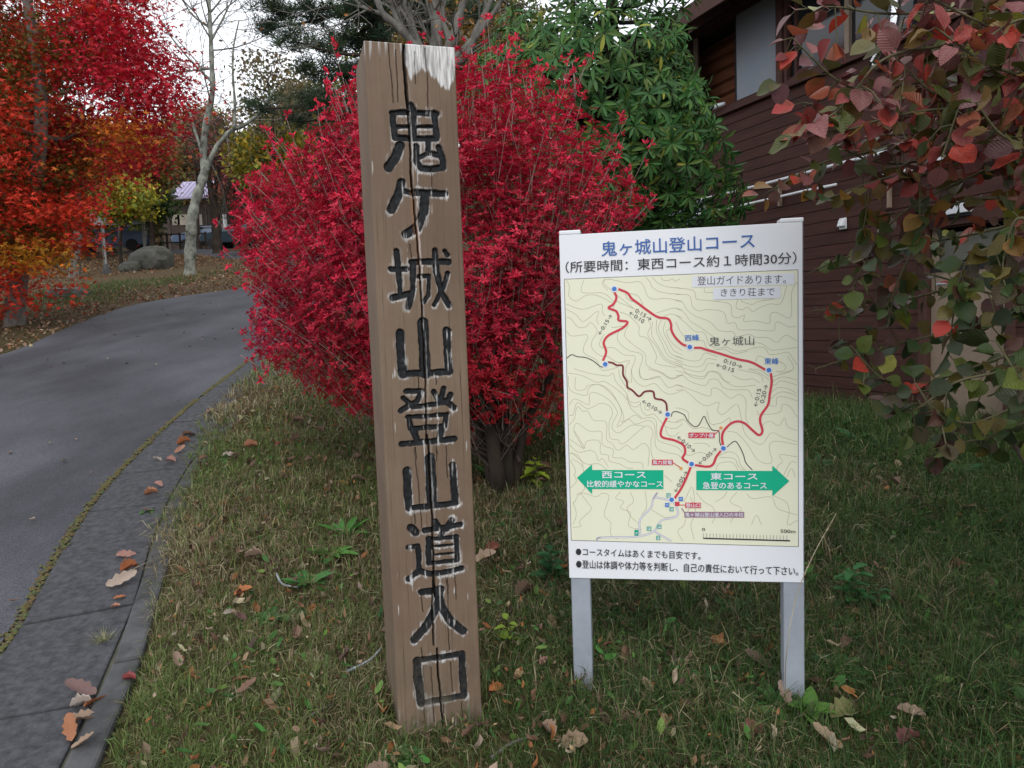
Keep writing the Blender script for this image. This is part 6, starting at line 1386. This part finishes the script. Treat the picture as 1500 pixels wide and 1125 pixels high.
for a in [
 (123, 1028, .115, PUR, 'long purplish brown leaf lying across the gutter slab, topmost of the lowest heap', 2.9, G1), (120, 1047, .07, PAL, 'whitish curled leaf just under the long purplish leaf in the gutter', .5, G1),
 (141, 1044, .085, ORG, 'orange brown leaf on edge right of the whitish one in the lowest gutter heap', 1.1, G1), (126, 1064, .09, TAN, 'tan leaf in the middle of the lowest gutter heap', .4, G1), (110, 1091, .10, (.40, .15, .06), 'bright rusty curled leaf near the bottom of the gutter', 2.0, G1),
 (124, 1107, .08, TAN, 'tan leaf below the rusty curled leaf in the gutter', .2, G1), (186, 823, .10, PNK, 'pinkish tan leaf at the top of the middle gutter heap', .2, G1), (190, 845, .09, ORG, 'dark orange leaf between two pale leaves beside the kerb', 1.0, G1),
 (177, 866, .13, (.48, .37, .30), 'large pale leaf with pointed tip at the bottom of the middle gutter heap', .9, G1), (176, 888, .05, ORG, 'small orange leaf just below the large pale one', .5, G1), (170, 904, .045, (.45, .2, .12), 'small peach coloured leaf near the dry tuft in the gutter', 0., G1),
 (190, 1010, .05, REDL, 'small crimson leaf against the kerb beside the grass edge', 0., G1), (232, 679, .07, PAL, 'almost white leaf alone on the upper gutter slab', .1, G1), (251, 684, .08, PNK, 'pinkish leaf right of the almost white one', 2.9, G1),
 (222, 731, .08, (.45, .18, .08), 'orange tan leaf on the joint of the gutter slabs', .3, G1), (233, 720, .075, PNK, 'pale pink leaf touching the grass above the slab joint', 2.6, G1), (216, 756, .05, PNK, 'small pink leaf below the slab joint', .2, G1), (278, 642, .12, BRN, 'brown leaf at the top of the upper gutter cluster', .9, G1),
 (270, 655, .10, ORG, 'rusty leaf in the upper gutter cluster at the grass edge', .6, G1), (263, 668, .09, (.42, .2, .12), 'peach brown leaf lowest in the upper gutter cluster', 1.2, G1), (313, 609, .13, TAN, 'tan leaf at the grass edge highest along the gutter', .8, G1),
 (322, 803, .085, (.34, .27, .24), 'greyish tan leaf standing in the left grass', 1.4, G2), (358, 883, .085, (.48, .16, .04), 'bright orange leaf in the grass left of the post', .2, G2), (336, 674, .10, PAL, 'pale tan leaf high on the left grass slope', .5, G2), (368, 662, .10, (.45, .18, .09), 'peach orange leaf right of the pale tan one on the slope', .1, G2),
 (337, 910, .06, PAL, 'white shrivelled leaf below the bright orange leaf', 1., G2), (408, 660, .07, REDL, 'small red leaf upright on the slope near the bush', 1.5, G2), (553, 1026, .075, (.42, .10, .07), 'reddish leaf leaning at the left foot of the post', 1.5, G2), (564, 1052, .085, (.50, .19, .04), 'golden orange leaf hanging point down at the left foot of the post', 1.6, G2),
 (354, 1010, .06, (.45, .12, .10), 'pink red leaf scrap in the lower left grass', .4, G2), (712, 832, .12, (.42, .29, .20), 'large light tan leaf just right of the post', .2, G2), (723, 816, .08, (.28, .08, .04), 'red brown leaf behind the large tan one right of the post', .1, G2),
 (770, 882, .11, BRN, 'dark curled leaf between the post and the left sign leg', .8, G2), (850, 1018, .085, (.42, .12, .05), 'orange red leaf leaning on the foot of the left sign leg', .1, G2), (893, 957, .055, (.40, .05, .06), 'small crimson leaf in the grass between the sign legs', .5, G2),
 (920, 980, .08, (.22, .10, .06), 'brown leaf right of the small crimson one between the sign legs', 1.2, G2), (992, 977, .09, (.24, .18, .16), 'grey brown curled leaf midway between the sign legs', 1.0, G2), (803, 1088, .07, TAN, 'tan leaf at the bottom left of the left sign leg', 2.2, G2), (843, 1107, .09, (.40, .28, .18), 'broad tan leaf at the bottom edge below the left sign leg', 0., G2),
 (1110, 987, .11, (.17, .10, .07), 'long brown leaf just left of the right sign leg', 2.8, G2), (923, 1067, .08, (.24, .14, .1), 'curved brown leaf under the middle of the sign', 2.9, G2), (975, 1077, .06, (.42, .28, .15), 'small golden tan leaf under the middle of the sign', 1., G2), (728, 1023, .06, (.50, .17, .04), 'orange leaf by the right foot of the post', .3, G2),
 (800, 987, .05, PNK, 'pinkish leaf left of the left sign leg', .6, G2), (1150, 1037, .085, (.36, .25, .19), 'pale leaf standing at the foot of the right sign leg', 1.57, G2), (1103, 1097, .09, (.20, .06, .04), 'dark red brown leaf low left of the right sign leg', .2, G2), (1239, 1057, .13, (.24, .24, .08), 'large olive yellow leaf right of the right sign leg', .3, G2),
 (1211, 1104, .10, (.34, .25, .15), 'tan leaf below the large olive one at the bottom right', 2.4, G2), (1330, 996, .09, (.20, .18, .08), 'greenish brown leaf in the right grass', 1.4, G2), (1333, 1104, .08, (.16, .04, .04), 'dark red leaf at the bottom right edge', .3, G2), (1316, 693, .12, (.33, .26, .14), 'light leaf high on the right bank', 1.3, G2), (1344, 712, .10, TAN, 'tan leaf right of the light one high on the right bank', 1.4, G2),
 (1425, 755, .18, (.28, .22, .12), 'long tan leaf near the shrub stems on the right bank', .2, G2), (1405, 850, .12, (.24, .10, .05), 'rust brown leaf in the dark grass under the shrub', .1, G2)]:
    fallen(*a)
k = 0
while k < 90:
    x = rng.uniform(-2., 3.6); y = 1.5 + 4.5 * rng.random() ** 1.3
    if x < grass_x(y) + .08 or in_post(np.array(x), np.array(y), .04): continue
    ci = rng.integers(5); c = [TAN, BRN, (.24, .15, .1), (.3, .2, .14), (.2, .1, .06)][ci]; cn = ['tan', 'dark brown', 'brown', 'light brown', 'rust brown'][ci]
    zn = 'between gutter and post' if x < -.45 else 'between the post and the left sign leg' if x < .2 else 'under the sign board' if (x < .85 and y < 3) else 'on the bank right of the sign' if x >= .85 else 'behind the sign board'
    fallen(k * 13, k * 7, rng.uniform(.05, .10), c, 'dull %s dead leaf in the grass %s' % (cn, zn), None, 'dull dead leaves buried in the grass', .022, None, np.array([x, y, float(H(x, y))]), .6); k += 1

def rosette(name, px, py, nl, L_, col, lab, up_=.5, shape='lance', W_=.16, stem=0., cat='weed', spread_=1., group=None):
    p = ground_at(px, py); root = empty(name, tuple(p), lab, cat, group); rr = random.Random(px)
    key = (shape, W_); 
    if key not in ROS: ROS[key] = mesh_variants('leaf', M['leaf_obj_green'], 3, L_=1., W_=W_, nx=2, ny=6, fold=.25, curl=lambda k: .15 + .12 * k, shape=shape, wave=.08)
    MI = world_of(root).inverted()
    if stem:
        b = MB(); b.tube([p - [0, 0, .02], p + [.01, 0, stem * .5], p + [.0, .01, stem]], [.004, .003, .002], 5); b.build('stem', M['twig_green'], root)
    for k in range(nl):
        a = k * 2.4 + rr.uniform(-.2, .2); u = rr.uniform(.4, 1.2) * up_; d = np.array([math.cos(a), math.sin(a), u]); z_ = stem * (k + .5) / nl if stem else .008
        Rm = rot_from(d[None], np.array([[rr.gauss(0, .15), rr.gauss(0, .15) - .1, 1.]]))[0]; f_ = rr.uniform(.8, 1.2)
        place(ROS[key][k % 3], root, p + np.array([0, 0, z_]) + np.array([math.cos(a), math.sin(a), 0]) * .006, Rm, L_ * rr.uniform(.7, 1.15) * (1 - .3 * (k / nl) * (stem > 0)), [c * f_ for c in col], Minv=MI)
    return root
ROS = {}
GRN = (.05, .15, .035); LIM = (.16, .24, .03); DGR = (.035, .11, .04)
rosette('mugwort', 1248, 895, 22, .085, (.045, .15, .045), 'leafy green mugwort standing right of the sign board', .5, 'lobed', .30, .17)
rosette('mugwort', 808, 858, 20, .085, DGR, 'dark green mugwort between the post and the sign board', .5, 'lobed', .30, .15)
rosette('dock_plant', 487, 818, 13, .12, (.09, .24, .05), 'bright green leafy rosette on the grass left of the post', .6, 'lance', .15)
rosette('dandelion', 1088, 1048, 8, .085, (.11, .20, .04), 'yellow green rosette with broad leaves under the right half of the sign', .7, 'lance', .17)
rosette('dandelion', 1138, 1040, 7, .08, GRN, 'green upright leaves at the left of the right sign leg foot', 1.1, 'lance', .15)
rosette('dandelion', 1185, 1050, 8, .075, (.10, .22, .04), 'bright green leaves against the right side of the right sign leg', 1.2, 'ovate', .26)
rosette('weed', 745, 945, 7, .055, LIM, 'small weed with round yellow green leaves right of the post', .6, 'ovate', .34, .10)
rosette('maple_seedling', 785, 712, 12, .10, (.22, .30, .03), 'yellow green maple seedling beside the bush trunk', .15, 'lobed', .34, .16, 'seedling')
rosette('weed', 430, 905, 14, .06, DGR, 'low dark green weed in the middle of the left grass', .3, 'lobed', .26)
rosette('weed', 585, 1112, 14, .07, GRN, 'broad green weed at the bottom edge under the post', .3, 'ovate', .34)
rosette('weed', 1000, 975 + 32, 8, .05, (.07, .17, .04), 'small green weed under the middle of the sign board', .8, 'ovate', .3)
rosette('weed', 1215, 640, 16, .26, DGR, 'bushy green weed at the top of the right bank by the building', .9, 'lance', .15)
rosette('weed', 1265, 655, 14, .24, (.045, .12, .045), 'second bushy weed right of the first by the building foot', .9, 'lance', .15)
rosette('weed', 1190, 690, 12, .16, DGR, 'weed on the right bank just beside the sign edge', .9, 'lance', .14)
rosette('weed', 715, 700, 10, .10, (.07, .17, .04), 'weed between the post and the bush trunk', 1., 'lance', .15)
rosette('weed', 1030, 995, 6, .06, (.05, .14, .04), 'small plain leaved weed between sign legs, right of centre', .9, 'lance', .2)
rosette('weed', 1370, 925, 12, .07, (.05, .14, .045), 'low green weed in the dark grass far right', .5, 'ovate', .3)
rosette('weed', 1320, 880, 12, .06, (.04, .12, .04), 'low green weed right of the tall mugwort', .4, 'ovate', .3)
rosette('weed', 215, 752, 6, .06, (.08, .18, .04), 'tiny green weed overhanging the gutter edge', .4, 'ovate', .3)
rosette('weed', 452, 862, 16, .11, (.06, .17, .045), 'leafy green weed patch between the two white sticks and the post', .8, 'lance', .13)
rosette('weed', 505, 790, 12, .13, (.08, .22, .05), 'tall leaved green weed beside the bright rosette left of the post', 1.1, 'lance', .13)
rosette('weed', 400, 912, 14, .07, (.05, .15, .04), 'low weed of lobed leaves left of the post, below the curved stick', .4, 'lobed', .3)
rosette('mugwort', 1285, 905, 14, .07, (.04, .13, .04), 'smaller mugwort right of the larger one beside the sign', .5, 'lobed', .3, .11)
rosette('weed', 1230, 985, 13, .08, (.05, .15, .04), 'green weed right of the sign leg, below the mugwort', .6, 'lobed', .3)
rosette('weed', 1420, 1010, 14, .09, (.06, .16, .045), 'broad leaved weed in the lower right corner grass', .6, 'ovate', .32)
rosette('weed', 1400, 700, 14, .18, (.04, .12, .04), 'weed on the right bank close under the shrub twigs', .8, 'lance', .14)
rosette('weed', 920, 905, 12, .07, (.04, .12, .035), 'dark weed in the shade just below the left half of the sign', .6, 'lobed', .3)
rosette('weed', 1075, 900, 10, .08, (.05, .13, .04), 'dark weed in the shade just below the right half of the sign', .8, 'lance', .16)
rosette('weed', 660, 700, 10, .09, (.06, .16, .04), 'pale green weed behind the right edge of the post', 1., 'ovate', .3)
# dry tuft on the gutter
p = ground_at(152, 945); p[2] = float(slope_plane(p[1])) + .004; r_ = np.random.default_rng(8); n = 130
d = r_.normal(size=(n, 3)) * [.8, .8, .2] + [0, 0, .6]
v_, f_, c_ = scatter([(-.5, 0, 0), (.5, 0, 0), (0, 1, -.2)], [[[0, 1, 2]]], np.tile(p, (n, 1)) + r_.normal(size=(n, 3)) * [.012, .012, 0], rot_from(d, np.tile([0, 0, 1.], (n, 1))), np.stack([np.full(n, .0022), r_.uniform(.03, .075, n), np.full(n, .05)], 1), jitter_cols([(.32, .30, .18), (.2, .22, .1)], n, 2))
tag(link('grass_tuft', npmesh('grass_tuft', v_, f_, False, c_), None, M['grass']), 'pale dry grass tuft growing from the gutter slab', 'grass tuft')
# sticks and dry stalk
M['pale_stick'] = plain('bleached_stick', (.46, .50, .56), .7, noise=.5, scale=60)
def stick(pts, r, lab, mat, lifts):
    q = [ground_at(*p) + [0, 0, l] for p, l in zip(pts, lifts)]; b = MB(); c_ = catmull(q, 5); b.tube(c_, np.linspace(r, r * .6, len(c_)), 7); return tag(b.build('stick', mat, None, True), lab, 'stick')
stick([(508, 992), (527, 987), (545, 977), (560, 962)], .0055, 'bleached white stick lying at the left side of the post', M['pale_stick'], [.02, .028, .03, .035])
stick([(405, 850), (413, 862), (425, 866), (438, 868)], .005, 'short curved whitish stick in the grass left of the post', M['pale_stick'], [.03, .022, .022, .022])
stick([(442, 1063), (470, 1052), (488, 1040)], .004, 'thin grey twig low in the left grass', M['bark_grey'], [.02, .025, .02])
stick([(720, 1120), (750, 1098), (790, 1085)], .006, 'grey brown twig at the bottom right of the post', M['bark_grey'], [.02, .02, .02])
q = [ground_at(1150, 1030), at(1152, 960, 2.0), at(1165, 880, 1.98), at(1188, 820, 1.96), at(1225, 752, 1.95)]
st_ = empty('dry_stalk', tuple(q[0]), 'tall pale dry grass stalk arching up in front of the right sign leg', 'grass stalk')
b = MB(); c_ = catmull(q, 6); b.tube(c_, np.linspace(.0016, .0008, len(c_)), 4); b.build('stem', plain('straw', (.42, .36, .24), .7), st_)
n = 40; t = rng.uniform(.62, 1, n); ii = (t * (len(c_) - 1)).astype(int); dd = c_[np.minimum(ii + 1, len(c_) - 1)] - c_[np.maximum(ii - 1, 0)]
v_, f_, cc = scatter(DIAM, DIAMF, c_[ii], rot_from(dd + rng.normal(size=(n, 3)) * .02, rng.normal(size=(n, 3))), np.stack([np.full(n, .003), np.full(n, .011), np.full(n, .01)], 1), jitter_cols([(.5, .42, .3)], n, 1))
link('seed_head', npmesh('seed_head', v_, f_, False, cc), st_, M['grass'])['kind'] = 'stuff'
